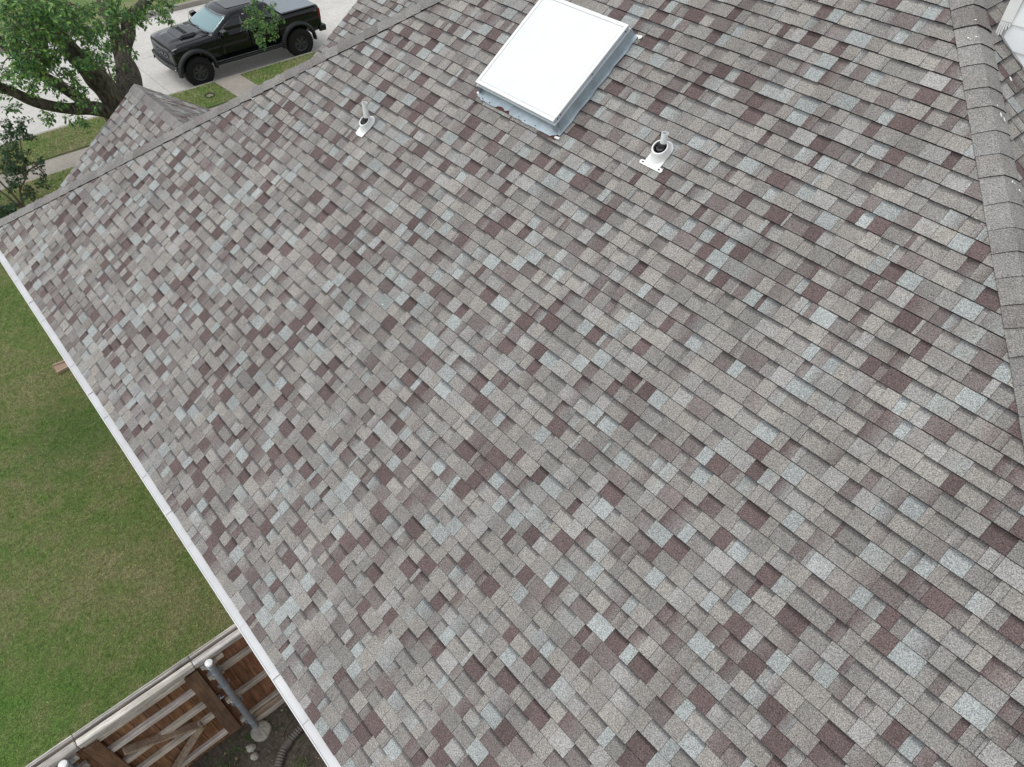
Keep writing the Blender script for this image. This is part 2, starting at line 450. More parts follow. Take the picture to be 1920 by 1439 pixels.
# ------------------------------------------------------------------ house: shingled roof
PH = R(34.36); TP = math.tan(PH); SP, CP = math.sin(PH), math.cos(PH); EX = .143; EZ = 2.9
WL, WR = -.195, 17.712; DEPTH = 21.0
TONES = [((.280, .262, .237), 26), ((.232, .219, .204), 22), ((.296, .287, .272), 11), ((.316, .332, .320), 13), ((.132, .099, .094), 18), ((.182, .156, .146), 10)]
LAST = [-1]
def pick(rnd):
    for _ in range(4):   # neighbouring tabs seldom share a blend
        s = rnd.uniform(0, 100)
        for ti, (c, w) in enumerate(TONES):
            s -= w
            if s <= 0: break
        if ti != LAST[0] or ti in (0, 1): break
    LAST[0] = ti
    k = rnd.uniform(.88, 1.12)
    return tuple(q*k for q in c)
def clip(poly, lines):
    # poly: (u, v); keep a*u+b*v<=c
    for a, b, c in lines:
        out = []
        for i in range(len(poly)):
            p, q = poly[i], poly[(i+1) % len(poly)]
            dp, dq = a*p[0]+b*p[1]-c, a*q[0]+b*q[1]-c
            if dp <= 0: out.append(p)
            if (dp < 0 < dq) or (dq < 0 < dp):
                t = dp/(dp-dq); out.append((p[0]+(q[0]-p[0])*t, p[1]+(q[1]-p[1])*t))
        poly = out
        if len(poly) < 3: return []
    return poly
def shingles(O, U, V, N, umin, umax, vmax, lines, seed, frac=.846, v0=0.0, wmin=.085, wmax=.20):
    rnd = random.Random(seed); b = MB(); O, U, V, N = Vector(O), Vector(U), Vector(V), Vector(N)
    k = 0; va = v0
    vb = v0 + frac*EX
    while va < vmax:
        row_jit = rnd.uniform(-.0015, .0015)
        u = umin - rnd.uniform(0, .2); raised = rnd.random() < .5
        while u < umax:
            s = rnd.random()
            w = rnd.uniform(.022, .05) if s < .065 else (rnd.uniform(.055, .10) if s < .19 else rnd.uniform(wmin, wmax))
            u1 = u+w; lo = va+row_jit+rnd.uniform(-.001, .001)
            c0 = pick(rnd); c1 = c0
            if rnd.random() < .34:
                q = pick(rnd); c1 = tuple(a*.35+d*.65 for a, d in zip(c0, q))
            slot = raised if w > .06 else rnd.random() < .5
            hb = .0115 if slot else .0070
            hb *= rnd.uniform(.85, 1.2)
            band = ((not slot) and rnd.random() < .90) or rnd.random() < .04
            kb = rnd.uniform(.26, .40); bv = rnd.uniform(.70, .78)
            ve = vb-.0065   # above this line the colour is darkened for the next butt's edge and shadow
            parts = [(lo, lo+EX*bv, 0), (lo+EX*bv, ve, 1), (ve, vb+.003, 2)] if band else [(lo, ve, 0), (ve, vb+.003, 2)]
            for (p0, p1, pi) in parts:
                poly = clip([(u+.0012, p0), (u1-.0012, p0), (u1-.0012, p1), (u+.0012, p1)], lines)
                if not poly: continue
                def H(v): return .001 + hb*max(0, 1-(v-lo)/(EX+.003))
                base = len(b.v); m = len(poly)
                for (pu, pv) in poly: b.v.append(tuple(O+U*pu+V*pv+N*H(pv)))
                cols = []
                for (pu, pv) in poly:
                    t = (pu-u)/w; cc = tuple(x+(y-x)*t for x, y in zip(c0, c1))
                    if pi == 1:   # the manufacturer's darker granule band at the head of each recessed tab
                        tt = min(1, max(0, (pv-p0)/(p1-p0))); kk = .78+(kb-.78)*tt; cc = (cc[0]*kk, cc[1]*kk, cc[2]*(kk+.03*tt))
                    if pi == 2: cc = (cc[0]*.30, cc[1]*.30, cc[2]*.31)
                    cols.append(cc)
                b.f.append([base+i for i in range(m)]); b.m.append(0); b.c.append(cols)
                for i in range(m):
                    j = (i+1) % m
                    (ua, vva), (ub, vvb) = poly[i], poly[j]
                    front = abs(vva-lo) < 1e-6 and abs(vvb-lo) < 1e-6
                    side = abs(ua-ub) < 1e-6
                    if not (front or (side and slot)): continue
                    kx = len(b.v)
                    b.v.append(tuple(O+U*ua+V*vva-N*.003)); b.v.append(tuple(O+U*ub+V*vvb-N*.003))
                    b.f.append([base+j, base+i, kx, kx+1]); b.m.append(1); b.c.append([(1, 1, 1)]*4)
            raised = not raised if rnd.random() < .85 else raised
            u = u1
        va = vb; vb = va+EX; k += 1
    return b

rV = Vector
N_M = rV((0, -SP, CP)); N_L = rV((-SP, 0, CP)); N_R = rV((SP, 0, CP)); N_B = rV((0, SP, CP))
sp = MB(); rnd = random.Random(4)
def blob(b, c, N, r, el=1.0, ang=0.0, m=2):
    N = rV(N).normalized(); u = N.cross(rV((0, 0, 1))).normalized(); w = N.cross(u)
    u2 = u*math.cos(ang)+w*math.sin(ang); w2 = N.cross(u2)
    P = []
    for k in range(9):
        a = 6.283*k/9; rr = r*rnd.uniform(.65, 1.2)
        P.append(rV(c)+u2*(rr*math.cos(a)*el)+w2*(rr*math.sin(a)))
    P.append(rV(c)+N*.003)
    b.add(P, [(k, (k+1) % 9, 9) for k in range(9)], m)
def on_main(u, v, h=.02): return rV((u, v*CP, EZ+v*SP))+N_M*h
def on_right(y, v, h=.02): return rV((WR-v*CP, y, EZ+v*SP))+N_R*h
HOUSE = thing('house', (0, 0, 0), 0, 'single storey house with brown and grey shingled hip roof filling most of the view', 'house')
rV = Vector
VMAX = 8.95/CP
# main slope (faces the camera)
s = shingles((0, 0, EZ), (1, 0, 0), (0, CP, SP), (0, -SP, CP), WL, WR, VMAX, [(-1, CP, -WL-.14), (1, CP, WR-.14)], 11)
# a few specks of bird lime
blob(s, on_main(7.736, 3.297, .016), N_M, 0.008)
blob(s, on_main(11.410, 4.082, .016), N_M, 0.004)
blob(s, on_main(9.611, 5.340, .016), N_M, 0.004)
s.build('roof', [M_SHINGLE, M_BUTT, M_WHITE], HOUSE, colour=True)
# right hip slope (faces +X)
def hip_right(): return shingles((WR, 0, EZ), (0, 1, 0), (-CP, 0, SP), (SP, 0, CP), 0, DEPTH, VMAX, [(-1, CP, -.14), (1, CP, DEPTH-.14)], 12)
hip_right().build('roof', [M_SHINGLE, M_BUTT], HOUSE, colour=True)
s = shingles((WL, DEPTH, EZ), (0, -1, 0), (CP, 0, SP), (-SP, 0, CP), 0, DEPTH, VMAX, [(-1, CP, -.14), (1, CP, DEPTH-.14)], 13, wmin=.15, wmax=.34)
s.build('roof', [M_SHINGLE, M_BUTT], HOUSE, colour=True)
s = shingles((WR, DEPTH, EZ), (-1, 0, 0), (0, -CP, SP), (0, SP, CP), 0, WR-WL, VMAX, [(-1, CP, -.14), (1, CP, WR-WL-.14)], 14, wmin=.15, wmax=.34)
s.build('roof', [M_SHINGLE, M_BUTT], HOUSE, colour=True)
# roof deck under the shingles, so nothing is hollow
d = MB()
zr = EZ+8.95*TP-.03; e = EZ-.025
d.add([(WL, 0, e), (WR, 0, e), (WR, DEPTH, e), (WL, DEPTH, e), (WL+8.95, 8.95, zr), (WR-8.95, DEPTH-8.95, zr)],
      [(0, 1, 4), (1, 2, 5, 4), (2, 3, 5), (3, 0, 4, 5), (0, 3, 2, 1)])
d.build('roof_deck', M_BUTT, HOUSE)

CAPTONES = [(.244, .232, .216), (.204, .194, .183), (.264, .253, .238), (.226, .219, .210), (.196, .180, .170)]
def hip_cap(P0, P1, A, B, N1, N2, seed, hw=.155, exp=.205, lift=.026):
    rnd = random.Random(seed); b = MB(); P0, P1 = Vector(P0), Vector(P1); D = P1-P0; L = D.length; D.normalize()
    NM = (N1+N2).normalized(); s = 0
    while s < L:
        e1 = min(L, s+exp*rnd.uniform(.86, 1.14)); c0 = rnd.choice(CAPTONES); c1 = tuple(a*.5+q*.5 for a, q in zip(c0, rnd.choice(CAPTONES)))
        skew = rnd.uniform(-.012, .012); h0 = lift*rnd.uniform(.85, 1.25); h1 = .016
        offs = [(-1, 1.0), (-1, .72), (-1, .36), (-1, .13), (0, 0), (1, .13), (1, .36), (1, .72), (1, 1.0)]
        rows = []
        for (ss, h) in ((s, h0), (e1+.02, h1)):
            row = []
            for i, (sd, t) in enumerate(offs):
                dirn = A if sd < 0 else B; nn = N1 if sd < 0 else (N2 if sd > 0 else NM)
                rd = .007*max(0, 1-t*3.2) if t < .32 else 0
                nn2 = (nn*min(1, t*3)+NM*max(0, 1-t*3)).normalized()
                p = P0+D*(ss+skew*sd*t)+dirn*(hw*t)*(1+rnd.uniform(-.01, .01))+nn2*(h*(1.0 if t < .95 else .75)) + NM*(-rd*.6)
                row.append(p)
            rows.append(row)
        low = [p - (NM*(h0+.004)) for p in rows[0]]
        base = len(b.v)
        for r_ in (rows[0], rows[1], low): b.v += [tuple(p) for p in r_]
        n = len(offs)
        for i in range(n-1):
            b.f.append([base+i, base+i+1, base+n+i+1, base+n+i]); b.m.append(0); b.c.append([c0, c0, c1, c1])
            b.f.append([base+2*n+i, base+2*n+i+1, base+i+1, base+i]); b.m.append(1); b.c.append([(1, 1, 1)]*4)
        for i0 in (0, n-1):
            q = len(b.v); nn = N1 if i0 == 0 else N2
            b.v += [tuple(rows[0][i0]-nn*.02), tuple(rows[1][i0]-nn*.012)]
            b.f.append([base+i0, base+n+i0, q+1, q]); b.m.append(1); b.c.append([(1, 1, 1)]*4)
        s = e1
    return b
N_M = rV((0, -SP, CP)); N_L = rV((-SP, 0, CP)); N_R = rV((SP, 0, CP)); N_B = rV((0, SP, CP))
def perp(N, D, toward):
    p = N.cross(D).normalized()
    return p if p.dot(toward) > 0 else -p
def do_cap(P0, P1, N1, T1, N2, T2, seed, **k):
    D = (rV(P1)-rV(P0)).normalized()
    return hip_cap(P0, P1, perp(N1, D, rV(T1)), perp(N2, D, rV(T2)), N1, N2, seed, **k)
AP = (WL+8.95, 8.95, EZ+8.95*TP); AQ = (WR-8.95, DEPTH-8.95, EZ+8.95*TP)
CAP = dict(colour=True, smooth=50)
def cap_obj(mb):
    o = mb.build('hip_cap', [M_SHINGLE, M_BUTT, M_WHITE], HOUSE, colour=True)
    bm = bmesh.new(); bm.from_mesh(o.data); bmesh.ops.recalc_face_normals(bm, faces=bm.faces); bm.to_mesh(o.data); bm.free()
    return o
o = cap_obj(do_cap((WL, 0, EZ), AP, N_M, (1, -1, 0), N_L, (-1, 1, 0), 21, lift=.030)); o['label'] = 'left hip ridge capped with plain grey shingles'
b_ = do_cap((WR, 0, EZ), AP, N_M, (-1, -1, 0), N_R, (1, 1, 0), 22)
blob(b_, on_main(10.972, 8.046, .036), N_M, 0.008, 1, 0)
blob(b_, on_main(10.992, 8.043, .036), N_M, 0.006, 1, 0)
blob(b_, on_main(11.019, 8.075, .036), N_M, 0.008, 1, 0)
blob(b_, on_main(10.925, 8.215, .036), N_M, 0.006, 1.5, 0.4)
blob(b_, on_right(6.275, 7.561, .036), N_R, 0.006, 1.5, 1)
blob(b_, on_right(6.238, 7.480, .036), N_R, 0.01, 2.4, 0.9)
blob(b_, on_right(6.242, 7.438, .036), N_R, 0.008, 2.6, 1.0)
blob(b_, on_right(6.177, 7.507, .036), N_R, 0.005, 1, 0)
blob(b_, on_main(11.502, 7.503, .036), N_M, 0.004, 1, 0)
blob(b_, on_right(5.847, 7.023, .036), N_R, 0.009, 1.8, 0.3)
blob(b_, on_right(5.860, 7.003, .036), N_R, 0.006, 1, 0)
blob(b_, on_right(5.862, 6.940, .036), N_R, 0.01, 1.5, 1.5)
blob(b_, on_right(6.668, 7.675, .036), N_R, 0.012, 2.0, 1.2)
RCAP = cap_obj(b_); RCAP['label'] = 'right hip ridge of bent grey cap shingles with white specks'
cap_obj(do_cap((WL, DEPTH, EZ), AQ, N_L, (-1, -1, 0), N_B, (1, 1, 0), 23))
cap_obj(do_cap((WR, DEPTH, EZ), AQ, N_R, (1, -1, 0), N_B, (-1, 1, 0), 24))
cap_obj(do_cap(AP, AQ, N_L, (-1, 0, 0), N_R, (1, 0, 0), 25))

# front gables (they face the street)
def gable(xr, xin, yr, zr, pit, drop, seedl):
    t = math.tan(pit); c, s_ = math.cos(pit), math.sin(pit); sl = drop/s_
    L = xin-xr
    ze, y0 = zr-drop, yr-drop/t
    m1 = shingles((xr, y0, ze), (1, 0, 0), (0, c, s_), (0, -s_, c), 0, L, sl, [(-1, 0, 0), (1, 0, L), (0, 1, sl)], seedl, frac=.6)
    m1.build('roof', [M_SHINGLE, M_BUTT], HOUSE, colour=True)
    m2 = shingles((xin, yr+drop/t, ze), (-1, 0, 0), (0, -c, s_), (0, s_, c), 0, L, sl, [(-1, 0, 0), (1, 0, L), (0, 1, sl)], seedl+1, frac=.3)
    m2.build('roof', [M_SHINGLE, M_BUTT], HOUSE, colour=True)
    n1, n2 = rV((0, -s_, c)), rV((0, s_, c))
    cap_obj(do_cap((xr, yr, zr), (xin, yr, zr), n1, (0, -1, 0), n2, (0, 1, 0), seedl+2, hw=.15, lift=.012, exp=.24))
    w = MB()   # gable end wall, rake boards and deck
    w.add([(xr+.32, y0+.2, ze-.1), (xr+.32, 2*yr-y0-.2, ze-.1), (xr+.32, yr, zr-.16)], [(0, 1, 2)])
    w.add([(xr, y0, ze-.03), (xr, yr, zr-.03), (xin, yr, zr-.03), (xin, y0, ze-.03)], [(0, 1, 2, 3)])
    w.add([(xr, 2*yr-y0, ze-.03), (xr, yr, zr-.03), (xin, yr, zr-.03), (xin, 2*yr-y0, ze-.03)], [(0, 1, 2, 3)])
    w.build('gable_end', M_WHITE, HOUSE)
    rk = MB()
    rk.beam((xr+.012, y0, ze-.10), (xr+.012, yr, zr-.10), .02, .13, up=(0, -s_, c))
    rk.beam((xr+.012, 2*yr-y0, ze-.10), (xr+.012, yr, zr-.10), .02, .13, up=(0, s_, c))
    rk.build('rake_board', M_WHITE, HOUSE)
gable(-.09, 2.4, 3.02, EZ+1.565, R(35.6), 1.62, 31)
gable(.56, 5.3, 8.76, EZ+2.075+1.757*math.tan(R(33.4)), R(33.4), 2.55, 41)

# walls, fascia, soffit, gutter
w = MB()
w.box(((WL+WR)/2, DEPTH/2, 1.36), (WR-WL-.9, DEPTH-.9, 2.72))
w.build('wall', M_BRICK, HOUSE)
w = MB()
for (a, b2) in (((WL, 0), (WR, 0)), ((WR, 0), (WR, DEPTH)), ((WR, DEPTH), (WL, DEPTH)), ((WL, DEPTH), (WL, 0))):
    w.beam((a[0], a[1], EZ-.115), (b2[0], b2[1], EZ-.115), .022, .16)
w.build('fascia', M_WHITE, HOUSE)
w = MB()
w.box(((WL+WR)/2, DEPTH/2, EZ-.185), (WR-WL-.06, DEPTH-.06, .012)); w.build('soffit', M_WHITE, HOUSE)
gx = MB()
sec = [(.004, -.012), (-.060, -.026), (-.078, -.030), (-.086, -.026), (-.092, -.029), (-.094, -.042), (-.092, -.058), (-.086, -.075), (-.072, -.115), (-.060, -.135), (-.012, -.135)]
xs = [WL-.02]; 
while xs[-1] < WR-.2: xs.append(min(WR, xs[-1]+2.44))
rg = random.Random(9)
for xa, xb in zip(xs, xs[1:]):
    h = rg.uniform(-.0025, .0025)
    P = [(xa+.001, y, EZ+z+h) for y, z in sec]+[(xb-.001, y, EZ+z+h) for y, z in sec]; n = len(sec)
    gx.add(P, [(i, i+1, n+i+1, n+i) for i in range(3)])
    gx.add(P, [(i, i+1, n+i+1, n+i) for i in range(3, n-1)], 1)
    gx.add(P[:n], [tuple(range(n))]); gx.add(P[n:], [tuple(range(n))])
gut = gx.build('gutter', [M_GUTTER, M_WHITE], HOUSE, smooth=35)
gut['label'] = 'long white aluminium gutter along the eave'
for i, xa in enumerate([1.22*k+.35 for k in range(14)]):
    gs = MB(); gs.box((xa, -.052, EZ-.0215), (.012, .062, .004), M=Matrix.Rotation(R(12), 3, 'X')); gs.build('strap', M_GUTTER, gut)
for xa in xs[1:-1]:
    gs = MB(); gs.box((xa, -.043, EZ-.0155), (.06, .085, .004), M=Matrix.Rotation(R(12), 3, 'X')); gs.build('joint_cover', M_GUTTER, gut)

# ---- skylight (part of the house) : frame of the slope  u, v, normal
MS = Matrix((rV((1, 0, 0)), rV((0, CP, SP)), N_M)).transposed()
def S(u, v, h): return rV((u, v*CP, EZ+v*SP))+N_M*h
U0, U1, V0, V1 = 6.965, 8.19, 5.815, 7.035
uc, vc = (U0+U1)/2, (V0+V1)/2
c = MB()
c.box(S(uc, vc, .0725), (U1-U0-.085, V1-V0-.085, .155), M=MS)
SKY = c.build('skylight', M_APRON, HOUSE); SKY['label'] = 'square skylight with white lid and ragged galvanised flashing'
c = MB()
c.box(S(uc, vc, .140), (U1-U0+.014, V1-V0+.014, .020), M=MS)
c.box(S(uc, vc, .168), (U1-U0-.012, V1-V0-.012, .036), M=MS)
c.build('frame', M_LIDSIDE, SKY, bevel=.004)
c = MB()
t = .042
for (a0, a1, b0, b1) in ((U0, U1, V0, V0+t), (U0, U1, V1-t, V1), (U0, U0+t, V0+t, V1-t), (U1-t, U1, V0+t, V1-t)):
    c.box(S((a0+a1)/2, (b0+b1)/2, .193), (a1-a0-.001, b1-b0-.001, .014), M=MS)
c.build('rim', M_WHITE, SKY, bevel=.004)
c = MB()
c.box(S(uc, vc, .189), (U1-U0-2*t-.004, V1-V0-2*t-.004, .016), M=MS)
c.build('lid', M_LID, SKY, bevel=.005)
# apron flashing below, torn along its lower edge
ra = random.Random(14)
edge = []
tears = [(.50, .0), (.56, .028), (.60, .045), (.66, .028)]
N_E = 46
for i in range(N_E+1):
    f = i/N_E; u = U0-.035+(U1-U0+.05)*f
    dv = .100 + ra.uniform(-.003, .003)+.003*math.sin(i*.9)
    if .27 < f < .43: dv -= .012+.026*abs(math.sin((f-.27)*30))
    if f > .93: dv -= .045*(f-.93)/.07*1.3
    if f < .05: dv -= .02
    edge.append((u, V0+.02-dv))
c = MB()
top = [(u, V0+.045) for u, v in edge]
P = [S(u, v, .020+ra.uniform(0, .005)) for u, v in edge]+[S(u, (v*.3+(V0+.045)*.7), .045) for u, v in edge]+[S(u, V0+.045, .12) for u, v in top]
n = len(edge)
c.add(P, [(i, i+1, n+i+1, n+i) for i in range(n-1)]+[(n+i, n+i+1, 2*n+i+1, 2*n+i) for i in range(n-1)])
for ud, vd in ((U1+.003, .0), ):   # side step flashing on the right
    Q = []
    for i in range(14):
        v = V0-.03+(V1-V0+.06)*i/13
        Q.append((v, U1+.030+.014*((i*7) % 3)/2))
    P = [S(U1-.03, v, .13) for v, u in Q]+[S(U1-.005, v, .03) for v, u in Q]+[S(u, v, .018) for v, u in Q]
    n = len(Q); c.add(P, [(i, i+1, n+i+1, n+i) for i in range(n-1)]+[(n+i, n+i+1, 2*n+i+1, 2*n+i) for i in range(n-1)])
    P = [S(U0+.03, v, .13) for v, u in Q]+[S(U0-.02, v, .02) for v, u in Q]
    c.add(P, [(i, i+1, n+i+1, n+i) for i in range(n-1)])
c.build('flashing', M_APRON, SKY)
c = MB()
for (u, dv) in ((U0+.10, .05), (U0+.07, .085), (U0+.19, .09), (U0+.66, .075), (U0+.76, .085), (U0+.92, .08), (U0+1.08, .07)):
    c = MB(); c.lathe([(.0075, 0), (.0075, .006), (.003, .009), (0, .009)], S(u, V0-dv+.025, .022), MS, 8); c.build('screw', M_DARK, SKY)
for v in (V0+.06, V0+.11, V0+.62, V1-.06):
    c = MB(); c.lathe([(.006, 0), (.006, .005), (0, .006)], S(U1-.004, v, .168), MS @ Matrix.Rotation(R(90), 3, 'Y'), 8); c.build('screw', M_DARK, SKY)
c = MB()
c.add([S(u, v, .0155) for u, v in ((U0+.30, V0-.085), (U0+.42, V0-.08), (U0+.56, V0-.083), (U0+.56, V0), (U0+.30, V0))], [(0, 1, 2, 3, 4)])
c.build('torn_felt', M_RUST, SKY); c = MB()
c.add([S(u, v, .0155) for u, v in ((U1-.10, V0-.085), (U1+.01, V0-.09), (U1+.01, V0-.02), (U1-.10, V0))], [(0, 1, 2, 3)])
c.build('torn_felt', M_RUST, SKY)
c = MB()
c.prism([(0, 0), (.075, .012), (.08, -.015), (.055, -.038), (.045, -.02), (.01, -.012)], .018, .026, MS, S(U1+.005, V1+.035, .0))
c.build('membrane_scrap', M_WHITE, SKY); c = MB()
c.prism([(0, 0), (.06, .008), (.062, -.018), (.004, -.022)], .020, .032, MS, S(U1-.005, V0-.055, .0))
c.build('membrane_scrap', M_WHITE, SKY); c = MB()
c.prism([(0, 0), (.035, .004), (.037, -.02), (.004, -.02)], .020, .032, MS, S(U0-.06, V0-.02, .0))
c.build('membrane_scrap', M_WHITE, SKY)

# ---- vent pipes
def vent(u, v, hh, rp, name_label, k=1.0, tabs=True, yaw=0):
    vt = MB()
    # plate : rounded tongue lying on the slope, with two ears at the foot
    pl = []
    for i in range(13):
        a = math.pi*i/12; pl.append((.088*k*math.cos(a), .02+.088*k*math.sin(a)))
    if tabs: pl += [(-.092*k, -.155*k), (-.128*k, -.160*k), (-.138*k, -.178*k), (-.128*k, -.200*k), (.128*k, -.200*k), (.138*k, -.178*k), (.128*k, -.160*k), (.092*k, -.155*k)]
    else: pl += [(-.088*k, -.20*k), (-.03, -.215*k), (.07*k, -.205*k)]
    vt.prism(pl, .012, .020, MS, S(u, v, 0))
    # sleeve: an oval boot blending from plate to an upright collar
    Z = Matrix.Identity(3)
    c0 = S(u, v, 0)
    ringM = []
    for j, (rx, ry, h, sl) in enumerate(((.094, .135, .018, 1.0), (.086, .108, .040, .9), (.080, .090, .070, .65), (.078, .080, .095, .5), (.078, .080, .100, .5), (.066, .066, .097, .5))):
        row = []
        for i in range(24):
            a = 6.283*i/24
            p = S(u+rx*k*math.cos(a), v-.012+ry*k*math.sin(a)*1.0-.012*(1-j/5), 0)
            hs_ = h*k
            row.append(p+N_M*hs_)
        ringM.append(row)
    base = len(vt.v)
    for r_ in ringM: vt.v += [tuple(p) for p in r_]
    for j in range(len(ringM)-1):
        for i in range(24):
            i2 = (i+1) % 24
            vt.f.append([base+j*24+i, base+j*24+i2, base+(j+1)*24+i2, base+(j+1)*24+i]); vt.m.append(0); vt.c.append([(1, 1, 1)]*4)
    root = vt.build('vent_pipe', M_WHITE, HOUSE, smooth=40); root['label'] = name_label
    cc = MB()
    cc.lathe([(.066*k, .055*k), (.066*k, .072*k), (.055*k, .079*k), (rp+.016, .066*k), (rp+.010, .072*k), (rp+.006, .088*k), (rp, .09*k)], S(u, v-.012, 0), MS, 20)
    tilt = Matrix.Identity(3)
    cc.lathe([(rp+.010, .02), (rp+.009, .055), (rp+.005, .066), (rp, .068)], S(u, v-.01, .045*k), None, 16)
    cc.build('rubber_collar', M_RUBBER, root, smooth=40)
    pp = MB()
    p0 = S(u, v-.012, .02)
    pp.lathe([(rp, 0), (rp, hh), (rp-.006, hh), (rp-.006, hh-.12), (0, hh-.12)], p0, None, 16)
    pp.build('pipe', M_PVC, root, smooth=40)
    if tabs:
        for sx in (-1, 1):
            sc = MB(); sc.prism([(.012*math.cos(6.283*i/10), .007*math.sin(6.283*i/10)) for i in range(10)], .0195, .0215, MS, S(u+sx*.098*k, v-.178*k, 0)); sc.build('screw_hole', M_DARK, root)
    return root
vent(5.765, 4.845, .262, .0335, 'tall left vent pipe in a narrow white flashing boot', .90, False)
vent(9.318, 6.115, .188, .033, 'short right vent pipe in a white two-eared flashing boot', 1.0, True)

# ---- chimney chase with lap siding on the right slope
XC0, XC1, YC0, YC1, ZC1 = 11.075, 12.5, 6.985, 7.95, EZ+7.1
ch = MB()
ch.box(((XC0+XC1)/2, (YC0+YC1)/2, (EZ+3.2+ZC1)/2), (XC1-XC0-.02, YC1-YC0-.02, ZC1-EZ-3.2))
CH = ch.build('chimney', M_SIDING, HOUSE); CH['label'] = 'white lap sided chimney chase at the right hip'
ls = MB(); ex = .185; zz = EZ+4.455-.185*5
while zz < ZC1-.02:
    z1 = min(zz+ex, ZC1)
    for (ax, ay, bx, by, nx, ny) in ((XC0+.05, YC0, XC1, YC0, 0, -1), (XC0, YC1, XC0, YC0, -1, 0), (XC1, YC0, XC1, YC1, 1, 0), (XC1, YC1, XC0, YC1, 0, 1)):
        lo, hi = .017, .004
        P = [(ax+nx*lo, ay+ny*lo, zz), (bx+nx*lo, by+ny*lo, zz), (bx+nx*hi, by+ny*hi, z1), (ax+nx*hi, ay+ny*hi, z1), (ax-nx*.002, ay-ny*.002, zz), (bx-nx*.002, by-ny*.002, zz)]
        # trim the lower edge to the slope of the roof for the two faces that step down it
        if ny != 0:
            def zroof(x): return EZ+(WR-x)*TP+.03
            Q = []
            poly = [(ax+.0, zz), (bx, zz), (bx, z1), (ax, z1)] if ny < 0 else [(bx, zz), (ax, zz), (ax, z1), (bx, z1)]
            poly = clip(poly, [(-TP, -1, -(EZ+WR*TP+.03))])
            if len(poly) >= 3:
                def yy(z): return ay+ny*(lo+(hi-lo)*(z-zz)/(z1-zz))
                kx = len(poly)
                P = [(x, yy(z), z) for x, z in poly]+[(x, ay-ny*.004, z) for x, z in poly]
                ls.add(P, [tuple(range(kx))]+[(i, (i+1) % kx, kx+(i+1) % kx, kx+i) for i in range(kx)])
        else:
            ls.add(P, [(0, 1, 2, 3), (0, 4, 5, 1)])
    zz += ex
ls.build('siding', M_SIDING, CH, fixn=False)
tr = MB()
zb = EZ+(WR-XC0)*TP+.05
def trim_poly(x0, x1, y0, y1, z0, z1): tr.box(((x0+x1)/2, (y0+y1)/2, (z0+z1)/2), (x1-x0, y1-y0, z1-z0))
trim_poly(XC0-.024, XC0+.062, YC0-.030, YC0-.012, zb+.06, ZC1)
trim_poly(XC0-.024, XC0-.004, YC0-.0115, YC0+.09, zb+.10, ZC1)
# splintered foot of the corner board
rt_ = random.Random(2)
for i in range(5):
    x0 = XC0-.024+.0172*i; dz = (.00, .02, .055, .10, .12)[i]
    tr.prism([(x0, 0), (x0+.0165, 0), (x0+.0150, -.06-(.10-dz)), (x0+.004, -.05-(.10-dz))], -.009, .009, Matrix(((1, 0, 0), (0, 0, -1), (0, 1, 0))), (0, YC0-.021, zb+.063))
tr.build('corner_board', M_WHITE, CH)
tr = MB(); tr.box(((XC0+XC1)/2, (YC0+YC1)/2, ZC1+.03), (XC1-XC0+.12, YC1-YC0+.12, .06)); tr.build('chimney_cap', M_GALV, CH)

# ------------------------------------------------------------------ splash block under the gutter outlet
t = thing('splash_block', (.17, -.03, .0), R(180), 'tan cast splash block with raised rims under the gutter by the lawn', 'splash block')
# local +y runs out from the house
b = MB()
def outl(i): return [(-.10, -.25), (.10, -.25), (.115, .10), (.135, .245), (-.135, .245), (-.115, .10)]
b.prism(outl(0), .0, .045); b.build('tray', M_TERRA, t, bevel=.006)
b = MB()
for s_ in (-1, 1):
    b.prism([(s_*.075, -.26), (s_*.105, -.26), (s_*.120, .10), (s_*.142, .25), (s_*.118, .25), (s_*.095, .10)][::s_], .0, .075)
b.prism([(-.075, -.26), (.075, -.26), (.075, -.235), (-.075, -.235)], 0, .074)
b.build('rim', M_TERRA_RIM, t, bevel=.006)

# ------------------------------------------------------------------ timber fence and gate
FX = 8.40
def rtone(rnd, a=.75, b=1.25):
    k = rnd.uniform(a, b); return (k, k*rnd.uniform(.95, 1.03), k*rnd.uniform(.9, 1.05))
rf = random.Random(17)
F = thing('fence', (FX, -1.2, 0), 0, 'brown timber side fence with galvanised round posts, both sides of its gate', 'fence')
G = thing('gate', (FX+.04, -1.25, 0), 0, 'brown timber gate with pale rails and diagonal braces between two steel posts', 'gate')
def loc(x, y, z, T): return (x-T.location.x, y-T.location.y, z-T.location.z)
def pickets(name, T, ya, yb, z0, z1, w=.142):
    b = MB(); y = ya
    while y < yb-.01:
        y1 = min(yb, y+w); k = rf.uniform(.74, 1.25)
        b.box(loc(FX-.008+rf.uniform(-.002, .002), (y+y1)/2, (z0+z1)/2+rf.uniform(-.006, .006), T), (.016, y1-y-.006, z1-z0), col=(k, k*rf.uniform(.92, 1.02), k*rf.uniform(.85, 1.05)))
        y = y1
    y = ya
    while y < yb-.01:   # second layer, board on board, covering the gaps
        y1 = min(yb, y+(w*.5 if y == ya else w)); k = rf.uniform(.68, 1.2)
        b.box(loc(FX-.0245, (y+y1)/2, (z0+z1)/2-.01, T), (.0155, y1-y-.003, z1-z0), col=(k, k, k))
        y = y1
    b.build(name, M_PICKET, T, colour=True)
Y_H, Y_P1, Y_G1, Y_G0, Y_P2, Y_E = .44, -.50, -.635, -1.845, -2.015, -6.2
pickets('picket_panel', F, Y_G1+.001, Y_H, .004, 2.02)
pickets('picket_panel', F, Y_E, Y_G0-.001, .004, 2.02)
pickets('picket_panel', G, Y_G0, Y_G1, .02, 2.02)
